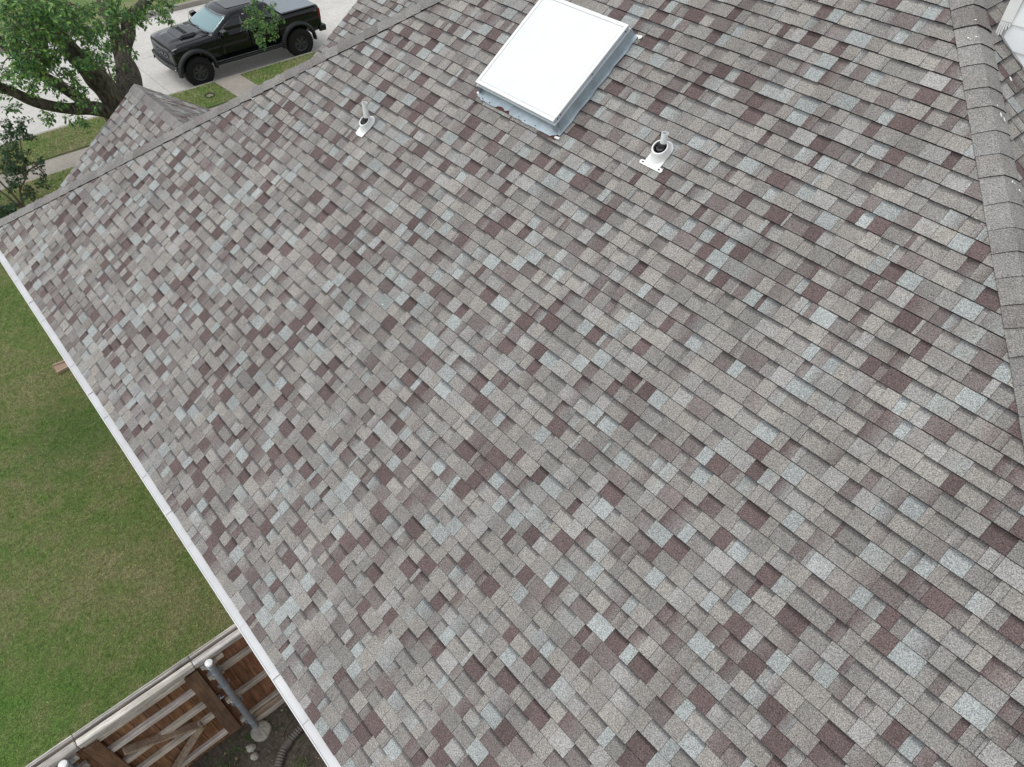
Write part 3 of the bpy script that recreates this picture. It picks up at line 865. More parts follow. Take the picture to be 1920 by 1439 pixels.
def rail(T, name, ya, yb, z, m, h=.088, th=.060, x=None, bev=.010):
    b = MB(); x = FX+.031 if x is None else x
    k = rf.uniform(.88, 1.12); sag = rf.uniform(-.006, .006)
    b.beam(loc(x, ya, z+sag, T), loc(x, yb, z-sag, T), th, h, col=(k, k, k*rf.uniform(.95, 1.04)))
    return b.build(name, m, T, bevel=bev, colour=True)
# trim on the far side of the picket tops, and the broad top rail in front of them
for T, ya, yb in ((F, Y_G1+.004, Y_H), (G, Y_G0, Y_G1), (F, Y_E, Y_G0-.004)):
    rail(T, 'trim_board', ya, yb, 2.03, M_CAPRAIL, .09, .018, FX-.0425)
    rail(T, 'trim_board', ya, yb, 2.045, M_CAPRAIL, .07, .018, FX-.062)
    rail(T, 'top_rail', ya, yb, 2.025, M_CAPRAIL, .090, .078, FX+.040, .014)
    rail(T, 'backing_board', ya, yb, 1.925, M_FRESH, .10, .014, FX+.009)
for z in (1.60, .88, .24): rail(F, 'rail', Y_P1-.10, Y_H, z, M_RAIL)
rail(F, 'rail', Y_P1-.10, Y_P1+.16, 1.88, M_RAIL)
for z in (.215, .075): rail(F, 'kick_board', Y_P1+.03, Y_H, z-.02, M_BRACE if z > .1 else M_RAIL, .132, .034, FX+.078)
for z in (1.86, 1.60, .88, .24): rail(F, 'rail', Y_E, Y_P2+.10, z, M_RAIL)
for z in (1.895, 1.545, 1.15, .81, .25): rail(G, 'rail', Y_G0+.02, Y_G1-.13, z, M_RAIL)
for y in (Y_G1-.072, Y_G0+.072):
    b = MB(); b.box(loc(FX+.073, y, 1.055, G), (.022, .150, 1.77), col=(1, 1, 1) if y > -1 else (1.15, 1.05, 1.0)); b.build('stile', M_GATEBOARD, G, bevel=.004, colour=True)
b = MB(); b.beam(loc(FX+.077, -1.63, 1.44, G), loc(FX+.077, -.97, .92, G), .030, .095, up=(1, 0, 0)); b.build('brace', M_BRACE, G, bevel=.005, colour=True)
b = MB(); b.beam(loc(FX+.079, -1.50, .30, G), loc(FX+.079, -.93, .86, G), .028, .095, up=(1, 0, 0)); b.build('brace', M_BRACE, G, bevel=.005, colour=True)
for y in (Y_G1, Y_G0):
    b = MB(); b.box(loc(FX-.042, y, .95, G), (.014, .09, 1.88)); b.build('stop_board', M_PICKET, G, colour=True)
b = MB(); b.box(loc(FX+.045, Y_G1+.012, 1.10, G), (.05, .035, .045)); b.tube([loc(FX+.07, Y_G1-.02, 1.10, G), loc(FX+.07, Y_G1+.06, 1.10, G)], .009, 8)
b.build('latch', M_GALV, G, bevel=.003)
# posts with a domed cap and clamp brackets
def post(y):
    x = FX+.130
    b = MB(); b.tube([loc(x, y, -.02, F), loc(x, y, 2.03, F)], .040, 20)
    o = b.build('post', M_GALV, F, smooth=40)
    b = MB(); b.lathe([(.043, 2.010), (.0435, 2.032), (.041, 2.042), (.025, 2.049), (0, 2.051)], loc(x, y, 0, F), None, 18)
    b.build('post_cap', M_LIDSIDE if False else M_WHITE, o, smooth=40)
    for z in (1.95, 1.80, 1.42, .86, .26):
        b = MB()
        b.lathe([(.0412, z-.012), (.0440, z-.011), (.0440, z+.011), (.0412, z+.012)], loc(x, y, 0, F), None, 18)
        for sy in (-1, 1):
            b.box(loc(x-.028, y+sy*.054, z, F), (.006, .036, .024))
            b.tube([loc(x-.055, y+sy*.055, z, F), loc(x+.006, y+sy*.055, z, F)], .005, 8)
            b.box(loc(x-.012, y+sy*.055, z, F), (.010, .016, .016))
        b.build('bracket', M_GALV, o)
    for z in (1.88, 1.60, .88, .24):
        b = MB(); b.box(loc(FX+.075, y, z, F), (.028, .13, .045)); b.build('block', M_RAIL, F, bevel=.004, colour=True)
post(Y_P1); post(Y_P2); post(-4.3)
# rough concrete collar at the foot of the near post
def lump(name, c, rx, ry, h, seed, m, label, cat, sub=2, group=None):
    bm = bmesh.new(); bmesh.ops.create_icosphere(bm, subdivisions=sub, radius=1)
    for v in bm.verts:
        n = noise.noise(v.co*1.7+rV((seed*3.1, seed, 0)))*.28 + noise.noise(v.co*5+rV((seed, 0, 2)))*.10
        v.co *= 1+n
        v.co = rV((v.co.x*rx, v.co.y*ry, max(-.3, v.co.z)*h))
    me = bpy.data.meshes.new(name); bm.to_mesh(me); bm.free(); me.materials.append(m)
    o = bpy.data.objects.new(name, me); COL.objects.link(o); o.location = c
    o.rotation_euler = (0, 0, seed)
    return finish(o, label, cat, group)
def footing():
    bm = bmesh.new(); n = 40; rings = []
    prof_ = [(.120, -.03), (.126, .012), (.122, .030), (.112, .040), (.07, .046), (.03, .048)]
    for j, (r, z) in enumerate(prof_):
        ring = []
        for i in range(n):
            a = 6.283*i/n; k = 1+.09*noise.noise(rV((math.cos(a)*1.6, math.sin(a)*1.6, 4)))+.02*noise.noise(rV((math.cos(a)*7, math.sin(a)*7, j)))
            ring.append(bm.verts.new((r*k*math.cos(a)*.98, r*k*math.sin(a)*1.06, z+.010*noise.noise(rV((r*40*math.cos(a), r*40*math.sin(a), 2))))))
        rings.append(ring)
    for j in range(len(rings)-1):
        for i in range(n): bm.faces.new((rings[j][i], rings[j][(i+1) % n], rings[j+1][(i+1) % n], rings[j+1][i]))
    bm.faces.new(rings[-1])
    me = bpy.data.meshes.new('post_footing'); bm.to_mesh(me); bm.free(); me.materials.append(M_FOOT)
    o = bpy.data.objects.new('post_footing', me); COL.objects.link(o); o.location = (8.615, -.475, .0)
    finish(o, 'round pale concrete footing poured around the foot of the near gate post', 'footing')
footing()
lump('concrete_chunk', (8.715, -.665, .012), .062, .048, .045, 1, M_FOOT, 'broken lump of pale concrete lying nearest the round footing', 'concrete chunk', 3, 'concrete chunks by the post')
lump('concrete_chunk', (8.835, -.680, .012), .052, .046, .048, 4, M_FOOT, 'second pale concrete lump lying further from the footing towards the drain hose', 'concrete chunk', 3, 'concrete chunks by the post')
# loose chips on the soil (uncountable)
rg2 = random.Random(8); b = MB()
CH_T = [(.40, .36, .27), (.30, .26, .20), (.46, .40, .22), (.38, .24, .16), (.22, .20, .17)]
for i in range(340):
    x, y = 8.52+abs(rg2.gauss(0, .55)), rg2.uniform(-2.4, .1)
    r = rg2.uniform(.004, .011) if rg2.random() < .93 else rg2.uniform(.014, .024); a = rg2.uniform(0, 6)
    c = rg2.choice(CH_T)
    P = [(x+r*math.cos(a+k*1.257)*rg2.uniform(.6, 1.2), y+r*math.sin(a+k*1.257)*rg2.uniform(.6, 1.2), .006+rg2.uniform(0, r*.4)) for k in range(5)]
    b.add(P+[(x, y, .006+r*.7)], [(k, (k+1) % 5, 5) for k in range(5)], 0, c)
M_CHIP = mat('stone_chips', rough=.9, spec=.2); aa = nd(M_CHIP, 'ShaderNodeAttribute'); aa.attribute_name = 'tone'; lk(M_CHIP, aa.outputs['Color'], bs(M_CHIP).inputs['Base Color'])
finish(b.build('gravel_chips', M_CHIP, colour=True), 'scattered stone chips and dead leaves on the bare soil by the gate', 'gravel', kind='stuff')
def tufts(name, spots, label):
    v = []; f = []; c = []
    for (cx, cy, n, rr) in spots:
        for _ in range(n):
            x, y = cx+rg2.gauss(0, rr), cy+rg2.gauss(0, rr); h = rg2.uniform(.03, .08); a = rg2.uniform(0, 6.3); w = .004
            dx, dy = math.cos(a)*h*.7, math.sin(a)*h*.7; k = len(v)
            v += [(x-math.sin(a)*w, y+math.cos(a)*w, 0), (x+math.sin(a)*w, y-math.cos(a)*w, 0), (x+dx, y+dy, h)]
            f.append((k, k+1, k+2)); t_ = rg2.uniform(.7, 1.4); c.append((t_*.8, t_, t_*.9))
    me = bpy.data.meshes.new(name); me.from_pydata(v, [], f); me.materials.append(M_BLADE)
    ca = me.color_attributes.new('tone', 'FLOAT_COLOR', 'CORNER'); fl = []
    for q_ in c: fl += [q_[0], q_[1], q_[2], 1]*3
    ca.data.foreach_set('color', fl); o = bpy.data.objects.new(name, me); COL.objects.link(o)
    finish(o, label, 'grass', kind='stuff')
tufts('weed_grass', [(9.28, -.33, 40, .05), (9.35, -.28, 40, .05), (9.1, -.15, 20, .05), (8.60, -.62, 60, .04), (8.62, -.82, 60, .07), (8.72, -1.0, 70, .09), (8.7, -.2, 20, .08)], 'thin weeds and grass tufts on the bare soil by the gate')
# corrugated drain hose from the downspout
b = MB(); pts = [(8.80, .33, .10), (8.84, .24, .07), (8.885, .12, .055), (8.935, -.10, .055), (8.975, -.26, .055), (9.035, -.39, .055), (9.150, -.52, .055), (9.295, -.65, .055), (9.50, -.80, .055), (9.75, -.95, .055)]
def smooth_path(pts, n):
    out = []; P = [rV(p) for p in pts]
    for i in range(len(P)-1):
        p0, p1, p2, p3 = P[max(0, i-1)], P[i], P[i+1], P[min(len(P)-1, i+2)]
        for k in range(n):
            t_ = k/n
            out.append(.5*((2*p1)+(-p0+p2)*t_+(2*p0-5*p1+4*p2-p3)*t_**2+(-p0+3*p1-3*p2+p3)*t_**3))
    out.append(P[-1]); return out
path = smooth_path(pts, 60)
# resample evenly, then corrugate
acc = [0]
for a_, c_ in zip(path, path[1:]): acc.append(acc[-1]+(c_-a_).length)
step = .0048; npt = int(acc[-1]/step); res = []; j = 0
for i in range(npt):
    s_ = i*step
    while acc[j+1] < s_: j += 1
    t_ = (s_-acc[j])/(acc[j+1]-acc[j]); res.append(path[j].lerp(path[j+1], t_))
rad = []
for i in range(npt):
    s_ = i*step; ph_ = (s_ % .034)/.034
    corr = .5+.5*math.tanh(3*math.sin(6.283*ph_))
    flat = .62 < s_ < .74
    rad.append(.052 if flat else .043+.011*corr)
b.tube(res, rad, 18)
o = b.build('drain_hose', M_DRAIN, smooth=60, off=(8.9, 0, 0)); o.location = (8.9, 0, 0)
finish(o, 'brown corrugated drain hose lying on the bare soil beside the eave', 'drain hose')
b = MB(); b.tube(smooth_path([(8.62, .18, .012), (8.72, -.02, .014), (8.80, -.22, .012), (8.86, -.30, .012)], 8), .009, 6); b.tube(smooth_path([(9.05, .1, .012), (9.08, -.1, .014), (9.14, -.3, .012)], 8), .008, 6)
finish(b.build('root', M_TWIG, smooth=60), 'thin exposed roots on either side of the corrugated drain hose', 'root')

# ------------------------------------------------------------------ utility cover in the kerbside grass
zc = zg(-9.77)
U = thing('utility_cover', (-9.79, 7.42, zc), 0, 'small round grey utility cover sunk in the kerbside grass', 'utility cover')
b = MB(); b.lathe([(0, .012), (.125, .012), (.13, .008), (.13, -.02)], (0, 0, 0), None, 28)
b.build('lid', M_CURB, U, smooth=40)
b = MB(); b.lathe([(.134, -.02), (.134, .034), (.160, .038), (.168, .0)], (0, 0, 0), None, 28, cap=False); b.build('ring', M_DARK, U, smooth=40)
b = MB(); b.box((.02, 0, .014), (.04, .02, .006)); b.build('key_slot', M_DARK, U)

# ------------------------------------------------------------------ trees
def leaf_spray(b, tw, c, rnd, n, L, length, tones, droop=.3, width=.46, axis=None):
    """a twig with leaves on it; b collects leaves, tw the twig"""
    c = rV(c)
    d = axis if axis is not None else rV((rnd.uniform(-1, 1), rnd.uniform(-1, 1), rnd.uniform(-.9, .35)))
    d = d.normalized(); p = c - d*length*.5; pts = [p.copy()]
    q = p.copy()
    for i in range(4):
        d = (d+rV((rnd.uniform(-.3, .3), rnd.uniform(-.3, .3), rnd.uniform(-.25, .12)-droop*.18))).normalized()
        q = q+d*length/4; pts.append(q.copy())
    tw.tube(pts, [.006, .005, .004, .003, .002], 4, cap=False)
    for i in range(n):
        t_ = (i+rnd.random())/n*3.999; k = int(t_); base = pts[k].lerp(pts[k+1], t_-k)
        ax = (pts[k+1]-pts[k]).normalized()
        side = rV((rnd.gauss(0, 1), rnd.gauss(0, 1), rnd.gauss(0, .8))); side = (side-ax*side.dot(ax)).normalized()
        dr = (side*.95+ax*.55+rV((0, 0, -.12))).normalized()
        base = base + side*rnd.uniform(0, .05)
        ll = L*rnd.uniform(.65, 1.2); nn = rV((rnd.gauss(0, .45), rnd.gauss(0, .45), 1)); nn = (nn-dr*nn.dot(dr)).normalized()
        w = dr.cross(nn).normalized()*ll*width*.5; f = nn*ll*.10
        tip = base+dr*ll-nn*ll*rnd.uniform(0, .18); m1 = base+dr*ll*.30; m2 = base+dr*ll*.68
        col = rnd.choice(tones); kk = rnd.uniform(.75, 1.3); col = (col[0]*kk, col[1]*kk, col[2]*kk)
        s0 = len(b.v)
        b.v += [tuple(x) for x in (base, m1-w*.8+f, m1, m1+w*.8+f, m2-w+f, m2, m2+w+f, tip)]
        for fc in ((0, 2, 1), (0, 3, 2), (1, 2, 5, 4), (2, 3, 6, 5), (4, 5, 7), (5, 6, 7)):
            b.f.append([s0+x for x in fc]); b.m.append(0); b.c.append([col]*len(fc))
OAK_T = [(.095, .215, .060), (.135, .29, .075), (.055, .140, .052), (.19, .36, .085), (.100, .225, .080), (.30, .47, .12)]
OAK_P = (-6.3, 4.05, zg(-6.3))
OAK = thing('live_oak', OAK_P, 0, 'large live oak with dark spreading limbs beyond the roof, left of the black pickup', 'tree')
LIMBS = [
 [(-6.3, 4.05, -.35, .62), (-6.3, 4.05, .1, .50), (-6.3, 4.02, .8, .44), (-6.3, 4.0, 1.45, .46)],
 [(-6.3, 4.0, 1.0, .36), (-6.36, 4.2, 1.55, .32), (-6.5, 4.44, 1.85, .293), (-6.9, 4.64, 2.14, .255), (-7.2, 4.77, 2.4, .195), (-7.5, 5.06, 2.62, .165), (-7.8, 5.38, 2.93, .165), (-8.0, 5.86, 3.1, .151), (-8.2, 6.71, 3.63, .138), (-8.2, 8.0, 4.02, .098), (-8.0, 9.01, 3.75, .055), (-7.85, 9.1, 3.2, .022), (-7.7, 8.95, 2.6, .010)],
 [(-7.0, 4.68, 2.2, .15), (-7.3, 4.72, 2.54, .147), (-7.8, 4.9, 2.93, .141), (-8.2, 4.94, 3.14, .135), (-8.6, 5.13, 3.72, .12), (-9.0, 5.23, 4.56, .079), (-9.4, 5.5, 5.6, .03)],
 [(-6.3, 4.0, 1.0, .36), (-6.25, 3.96, 1.5, .30), (-6.2, 3.91, 1.83, .274), (-6.2, 3.78, 2.34, .262), (-6.2, 3.5, 2.96, .203), (-6.3, 3.43, 3.28, .158), (-6.5, 3.27, 3.65, .119), (-6.7, 3.28, 3.99, .107), (-6.9, 3.32, 4.67, .093), (-7.0, 3.29, 5.46, .067), (-7.1, 3.2, 6.4, .03)],
 [(-6.3, 3.97, 1.15, .26), (-6.2, 3.82, 1.45, .21), (-6.1, 3.67, 1.6, .172), (-6.0, 3.37, 1.8, .165), (-5.8, 2.87, 2.06, .130), (-5.6, 2.41, 2.35, .12), (-5.4, 2.09, 2.65, .117), (-5.2, 1.82, 3.0, .102), (-5.0, 1.52, 3.31, .088), (-4.6, 1.05, 3.93, .062), (-4.2, .4, 4.7, .03)],
 [(-5.95, 3.30, 1.87, .12), (-6.0, 3.09, 2.22, .122), (-6.0, 2.9, 2.47, .120), (-6.1, 2.66, 2.78, .115), (-6.2, 2.45, 3.15, .106), (-6.3, 2.31, 3.4, .105), (-6.4, 2.13, 3.71, .098), (-6.5, 1.89, 4.33, .067), (-6.7, 1.3, 5.2, .03)],
 [(-6.35, 3.40, 3.4, .07), (-6.0, 3.6, 3.75, .055), (-5.6, 3.7, 4.2, .03)],
 [(-6.2, 2.5, 3.05, .06), (-5.6, 2.6, 3.3, .045), (-5.0, 2.7, 3.35, .02)],
 [(-6.2, 3.75, 2.4, .05), (-5.6, 3.75, 2.7, .035), (-5.1, 3.8, 2.65, .015)],
]
b = MB()
for li, pl in enumerate(LIMBS):
    pts = smooth_path([q_[:3] for q_ in pl], 5)
    rr = []
    for i in range(len(pts)):
        t_ = i/5; k = min(int(t_), len(pl)-2); f_ = min(1, t_-k); rr.append(pl[k][3]*(1-f_)+pl[k+1][3]*f_)
    pts2 = [p + rV((noise.noise(p*1.9), noise.noise(p*1.9+rV((9, 0, 0))), noise.noise(p*1.9+rV((0, 7, 0)))))*min(.05, r*.35) for p, r in zip(pts, rr)]
    rr = [r*(1+.13*noise.noise(p*2.7+rV((3, 3, 3)))) for p, r in zip(pts, rr)]
    b.tube(pts2, rr, 14)
def local(b, o): return b.build
o = b.build('trunk', M_BARK, OAK, smooth=80, off=OAK_P)
SPRAYS = [(-5.39,2.55,4.23),(-6.06,2.55,4.32),(-5.63,2.92,4.23),(-5.17,2.51,4.24),(-4.79,2.67,4.64),(-4.29,2.52,4.54),(-4.72,2.26,4.65),(-4.9,2.74,4.4),(-4.3,2.41,4.67),(-4.27,2.18,4.73),(-5.33,2.61,4.59),(-4.14,2.53,4.84),(-5.9,2.77,4.26),(-5.24,2.55,4.22),(-5.08,2.47,4.57),(-4.91,2.36,4.47),(-4.7,2.74,4.6),(-4.02,3.15,4.66),(-4.31,2.87,4.64),(-4.95,3.34,4.34),(-4.37,2.92,4.63),(-6.06,3.06,4.12),(-6.01,3.49,4.18),(-5.87,3.3,4.21),(-4.28,2.74,4.41),(-6.1,3.46,3.91),(-4.26,2.9,4.69),(-4.0,3.08,4.61),(-4.88,2.94,4.34),(-5.3,3.21,4.21),(-6.11,3.13,4.1),(-4.09,3.02,4.68),(-5.19,3.77,4.21),(-4.89,3.24,4.33),(-4.13,3.13,4.6),(-4.62,3.23,4.39),(-4.05,3.29,4.39),(-6.17,3.5,3.94),(-6.16,3.48,3.83),(-6.07,3.58,4.06),(-4.71,3.35,4.45),(-4.58,3.2,4.24),(-4.71,3.55,4.28),(-5.2,3.75,4.15),(-5.4,3.47,4.2),(-4.89,3.37,4.15),(-4.5,2.18,4.14),(-4.58,2.48,4.14),(-4.43,2.19,4.19),(-5.24,2.36,3.92),(-5.49,2.42,4.0),(-5.24,2.19,3.88),(-5.46,2.52,3.99),(-5.21,2.3,4.2),(-5.03,2.34,4.0),(-4.36,2.27,4.1),(-4.42,2.78,4.13),(-5.44,2.82,4.1),(-4.45,2.83,4.12),(-5.28,2.82,3.85),(-4.17,2.53,4.29),(-4.12,2.71,4.32),(-5.24,3.18,4.07),(-5.71,3.29,3.83),(-4.74,2.88,4.32),(-5.45,2.77,3.97),(-4.9,2.82,4.03),(-6.1,2.89,3.54),(-4.17,3.31,4.2),(-4.93,3.49,3.97),(-5.82,3.65,3.57),(-5.05,3.19,3.77),(-4.85,3.04,3.91),(-4.3,3.44,4.14),(-5.43,3.57,3.88),(-4.4,3.54,4.02),(-4.17,3.52,4.07),(-6.18,4.09,3.81),(-6.09,3.84,3.84),(-5.04,3.63,3.87),(-4.49,3.42,4.12),(-5.92,2.68,3.41),(-4.06,2.37,4.0),(-5.1,2.56,3.73),(-5.43,2.41,3.52),(-5.41,2.42,3.76),(-5.93,2.63,3.31),(-5.36,2.28,3.74),(-5.38,2.63,3.54),(-5.36,2.33,3.78),(-5.25,2.65,3.78),(-4.65,2.72,3.68),(-5.19,2.77,3.53),(-4.67,2.8,3.61),(-5.26,3.04,3.46),(-5.38,3.16,3.58),(-5.62,3.19,3.48),(-4.41,2.74,3.83),(-4.46,2.02,3.99),(-4.96,2.1,3.81),(-6.19,2.41,3.09),(-6.1,2.36,3.08),(-4.26,2.1,3.83),(-4.35,2.06,3.82),(-4.72,2.44,3.39),(-4.93,2.54,3.56),(-4.51,2.34,3.63),(-5.97,2.33,3.16),(-6.07,2.61,3.22),(-4.38,2.18,3.57),(-5.65,2.45,3.13),(-5.33,2.71,3.43),(-5.43,2.69,3.24),(-5.1,2.68,3.4),(-4.56,2.73,3.59),(-4.54,1.82,3.44),(-5.14,1.86,3.39),(-5.87,1.91,3.16),(-4.18,2.17,3.55),(-4.62,2.01,3.52),(-5.76,2.29,3.02),(-5.69,2.19,3.16),(-5.55,3.73,3.56),(-4.32,3.47,3.9),(-5.72,3.69,3.36),(-5.36,3.77,3.36),(-5.49,3.69,3.24),(-4.02,3.24,3.64),(-5.17,3.32,3.19),(-4.97,3.51,3.35),(-4.32,3.15,3.5),(-4.09,3.68,4.19),(-5.68,4.11,3.75),(-4.09,3.86,4.43),(-7.68,4.78,2.87),(-6.8,4.46,3.05),(-7.57,4.83,2.95),(-7.28,4.7,3.01),(-7.84,4.75,2.48),(-7.39,4.72,2.65),(-7.99,4.66,2.48),(-7.17,4.47,2.56),(-6.38,4.68,2.76),(-7.8,4.91,2.31),(-7.81,4.97,2.25),(-7.84,4.45,2.11),(-6.69,4.15,2.49),(-4.71,3.66,3.27),(-7.55,4.88,3.14),(-6.86,4.8,3.39),(-7.16,4.76,3.14),(-6.85,4.61,3.11),(-6.9,4.77,3.56),(-6.49,4.69,3.71),(-6.42,4.69,3.72),(-6.78,4.87,3.47),(-6.9,4.73,3.61),(-7.7,4.91,3.27),(-6.72,5.4,3.3),(-7.39,5.21,3.27),(-6.52,5.12,3.37),(-7.58,5.63,3.05),(-7.43,5.47,3.26),(-6.69,5.04,3.37),(-7.81,5.33,2.96),(-7.81,5.62,2.79),(-7.69,5.64,2.93),(-6.74,5.87,3.32),(-6.99,6.03,3.4),(-7.67,6.19,3.03),(-7.66,5.96,3.17),(-7.95,6.5,2.99),(-6.39,6.1,3.58),(-7.01,4.3,1.99),(-6.83,4.29,2.17),(-7.18,4.38,1.88),(-8.0,4.69,1.48),(-7.16,4.61,1.79),(-5.77,3.02,2.8),(-5.1,2.96,3.03),(-4.95,2.93,3.12),(-5.9,3.27,2.54),(-6.09,3.25,2.55),(-6.03,3.12,2.46),(-5.49,2.98,2.54),(-5.9,3.21,2.38),(-4.16,2.87,2.79),(-5.44,3.05,2.31),(-4.3,2.55,3.38),(-5.13,2.53,2.99),(-6.03,2.32,2.61),(-5.11,2.18,2.92),(-5.27,2.22,3.01),(-5.18,2.28,2.32),(-5.8,2.4,2.08),(-5.39,2.84,2.04),(-4.89,2.58,2.2),(-5.74,2.99,1.72),(-5.19,1.74,3.08),(-5.82,1.78,2.76),(-6.14,1.81,2.31),(-5.12,2.6,2.49),(-5.21,4.08,4.17),(-6.09,4.17,3.88),(-7.95,6.29,2.63),(-7.84,6.06,2.81),(-7.71,8.59,2.64),(-7.83,8.74,2.37),(-7.65,9.01,2.5),(-7.76,8.9,2.21),(-7.85,9.07,2.01),(-7.88,9.29,2.17),(-7.61,9.29,2.05),(-7.79,9.16,1.86),(-7.58,8.82,1.92),(-7.71,8.47,2.21),(-7.53,8.2,2.18),(-7.78,8.69,1.71),(-7.8,8.79,1.53),(-7.79,9.08,1.65),(-7.57,8.66,2.1),(-7.65,8.59,2.31),(-7.76,9.23,2.37),(-7.86,8.52,2.41)]
rnd = random.Random(23); lv = MB(); tw = MB()
# fine branchlets that carry the sprays
LP = [rV(q_[:3]) for pl in LIMBS[1:] for q_ in pl[2:]]
for i, p in enumerate(SPRAYS):
    p = rV(p)
    n_ = rnd.randint(22, 34)
    leaf_spray(lv, tw, p, rnd, n_, .102, rnd.uniform(.28, .5), OAK_T)
    if i % 2 == 0: leaf_spray(lv, tw, p+rV((rnd.gauss(.1, .18), rnd.gauss(0, .17), rnd.gauss(0, .12))), rnd, n_, .10, rnd.uniform(.25, .4), OAK_T)
    if i % 3 == 0 and i < 200:
        near = min(LP, key=lambda q_: (q_-p).length)
        mid = (near+p)/2+rV((rnd.uniform(-.1, .1), rnd.uniform(-.1, .1), .12))
        tw.tube(smooth_path([near, mid, p], 4), [.016]*4+[.012]*2+[.009]*3, 5, cap=False)
# the rest of the crown, above and to the left
def in_view(p, mx=30):
    d_ = rV(p)-CAM_P; k = d_.dot(FW)
    if k <= 0: return False
    x = 960+1338.3*d_.dot(RT)/k; y = 719.5-1338.3*d_.dot(UP)/k
    return -mx < x < 1920+mx and -mx < y < 1439+mx
cnt = 0
while cnt < 420:
    a = rnd.uniform(0, 6.283); e_ = rnd.uniform(-.15, 1.45); r = rnd.uniform(.55, 1.0)
    p = rV((-7.2+5.2*r*math.cos(a)*math.cos(e_), 3.9+5.4*r*math.sin(a)*math.cos(e_), 2.6+4.6*r*math.sin(e_)))
    if noise.noise(p*.55) < -.12 or in_view(p, 60) or p.x > -3.0: continue
    leaf_spray(lv, tw, p, rnd, rnd.randint(22, 36), .10, rnd.uniform(.4, .7), OAK_T); cnt += 1
def with_twigs(lv, tw):
    k = len(lv.v); lv.v += tw.v; lv.f += [[i+k for i in f] for f in tw.f]; lv.m += [1]*len(tw.f); lv.c += tw.c
    return lv
with_twigs(lv, tw).build('crown', [M_LEAF, M_TWIG], OAK, colour=True, off=OAK_P)

CR_P = (-6.4, 1.0, zg(-6.4))
CR = thing('crape_myrtle', CR_P, 0, 'small multi stemmed tree with dark foliage at the left edge below the oak limb', 'tree')
b = MB()
for pl in ([(-6.4, .99, -.25, .034), (-6.4, .97, .17, .028), (-6.4, .88, .53, .020), (-6.4, .81, .84, .014), (-6.45, .7, 1.3, .006)],
           [(-6.38, 1.0, -.25, .030), (-6.4, 1.12, .29, .022), (-6.3, 1.39, .66, .019), (-6.3, 1.58, 1.29, .013), (-6.3, 1.77, 1.82, .006)],
           [(-6.3, 1.42, .70, .017), (-6.2, 1.59, .84, .012), (-6.1, 1.79, .95, .006)], [(-6.42, 1.0, -.25, .028), (-6.5, .8, .3, .02), (-6.6, .55, .9, .012), (-6.7, .35, 1.5, .006)],
           [(-6.4, 1.12, .29, .018), (-6.2, 1.2, .7, .013), (-6.0, 1.25, 1.2, .006)]):
    b.tube(smooth_path([q_[:3] for q_ in pl], 5), [pl[min(int(i/5), len(pl)-1)][3] for i in range((len(pl)-1)*5+1)], 8)
b.build('trunk', M_PALEBARK, CR, smooth=80, off=CR_P)
CRS = [(-6.07,1.56,2.07),(-6.52,1.62,1.65),(-6.55,1.59,1.61),(-6.42,1.55,1.92),(-5.88,1.67,1.91),(-6.57,1.97,1.79),(-5.75,1.72,1.99),(-5.84,1.81,2.0),(-6.3,1.44,1.2),(-6.44,1.4,1.58),(-5.85,1.44,1.8),(-6.27,1.19,1.54),(-5.9,1.21,1.5),(-6.45,1.25,1.32),(-5.96,1.42,1.73),(-6.46,1.2,1.2),(-6.18,1.38,1.45),(-6.51,1.8,1.48),(-6.02,1.57,1.29),(-6.2,1.81,1.55),(-6.3,1.81,1.48),(-6.24,1.08,0.96),(-6.09,1.19,1.06),(-6.02,1.14,1.04),(-6.46,1.13,0.84),(-6.59,1.14,1.01),(-6.4,1.06,0.68),(-5.9,1.15,1.05),(-6.12,1.17,1.0),(-6.53,1.3,0.58),(-6.58,1.36,0.69),(-5.8,1.34,0.99),(-6.4,1.73,0.54),(-6.02,1.77,0.95),(-6.29,1.77,0.9),(-6.5,1.65,0.72),(-5.87,1.65,0.7),(-6.18,1.58,0.39),(-6.29,1.27,0.25),(-6.1,1.19,0.32),(-6.02,1.27,0.44),(-6.28,1.21,0.28),(-6.21,1.05,0.62),(-6.45,1.01,0.47),(-5.81,1.08,0.86),(-5.76,0.65,0.21),(-5.75,0.45,0.31),(-6.16,0.7,0.08),(-5.7,0.59,0.36),(-5.76,0.85,0.37),(-5.95,0.77,0.23),(-6.02,0.71,0.16),(-6.35,1.55,1.01),(-5.93,1.24,1.29),(-6.51,1.47,1.18),(-6.53,1.31,0.91),(-5.97,1.39,1.09)]
CR_T = [(.034, .100, .040), (.045, .125, .042), (.027, .078, .034), (.075, .14, .042), (.11, .125, .036), (.12, .085, .036)]
lv = MB(); tw = MB()
for p in CRS: leaf_spray(lv, tw, p, rnd, rnd.randint(40, 60), .068, rnd.uniform(.25, .4), CR_T[:4] if rnd.random() < .7 else CR_T, .1, .6)
for i in range(70):
    p = rV((-6.6+rnd.gauss(0, .45), .45+rnd.gauss(0, .45), 1.4+rnd.gauss(0, .45)))
    if in_view(p, 10): continue
    leaf_spray(lv, tw, p, rnd, 30, .062, .35, CR_T, .1, .6)
with_twigs(lv, tw).build('crown', [M_LEAF, M_TWIG], CR, colour=True, off=CR_P)
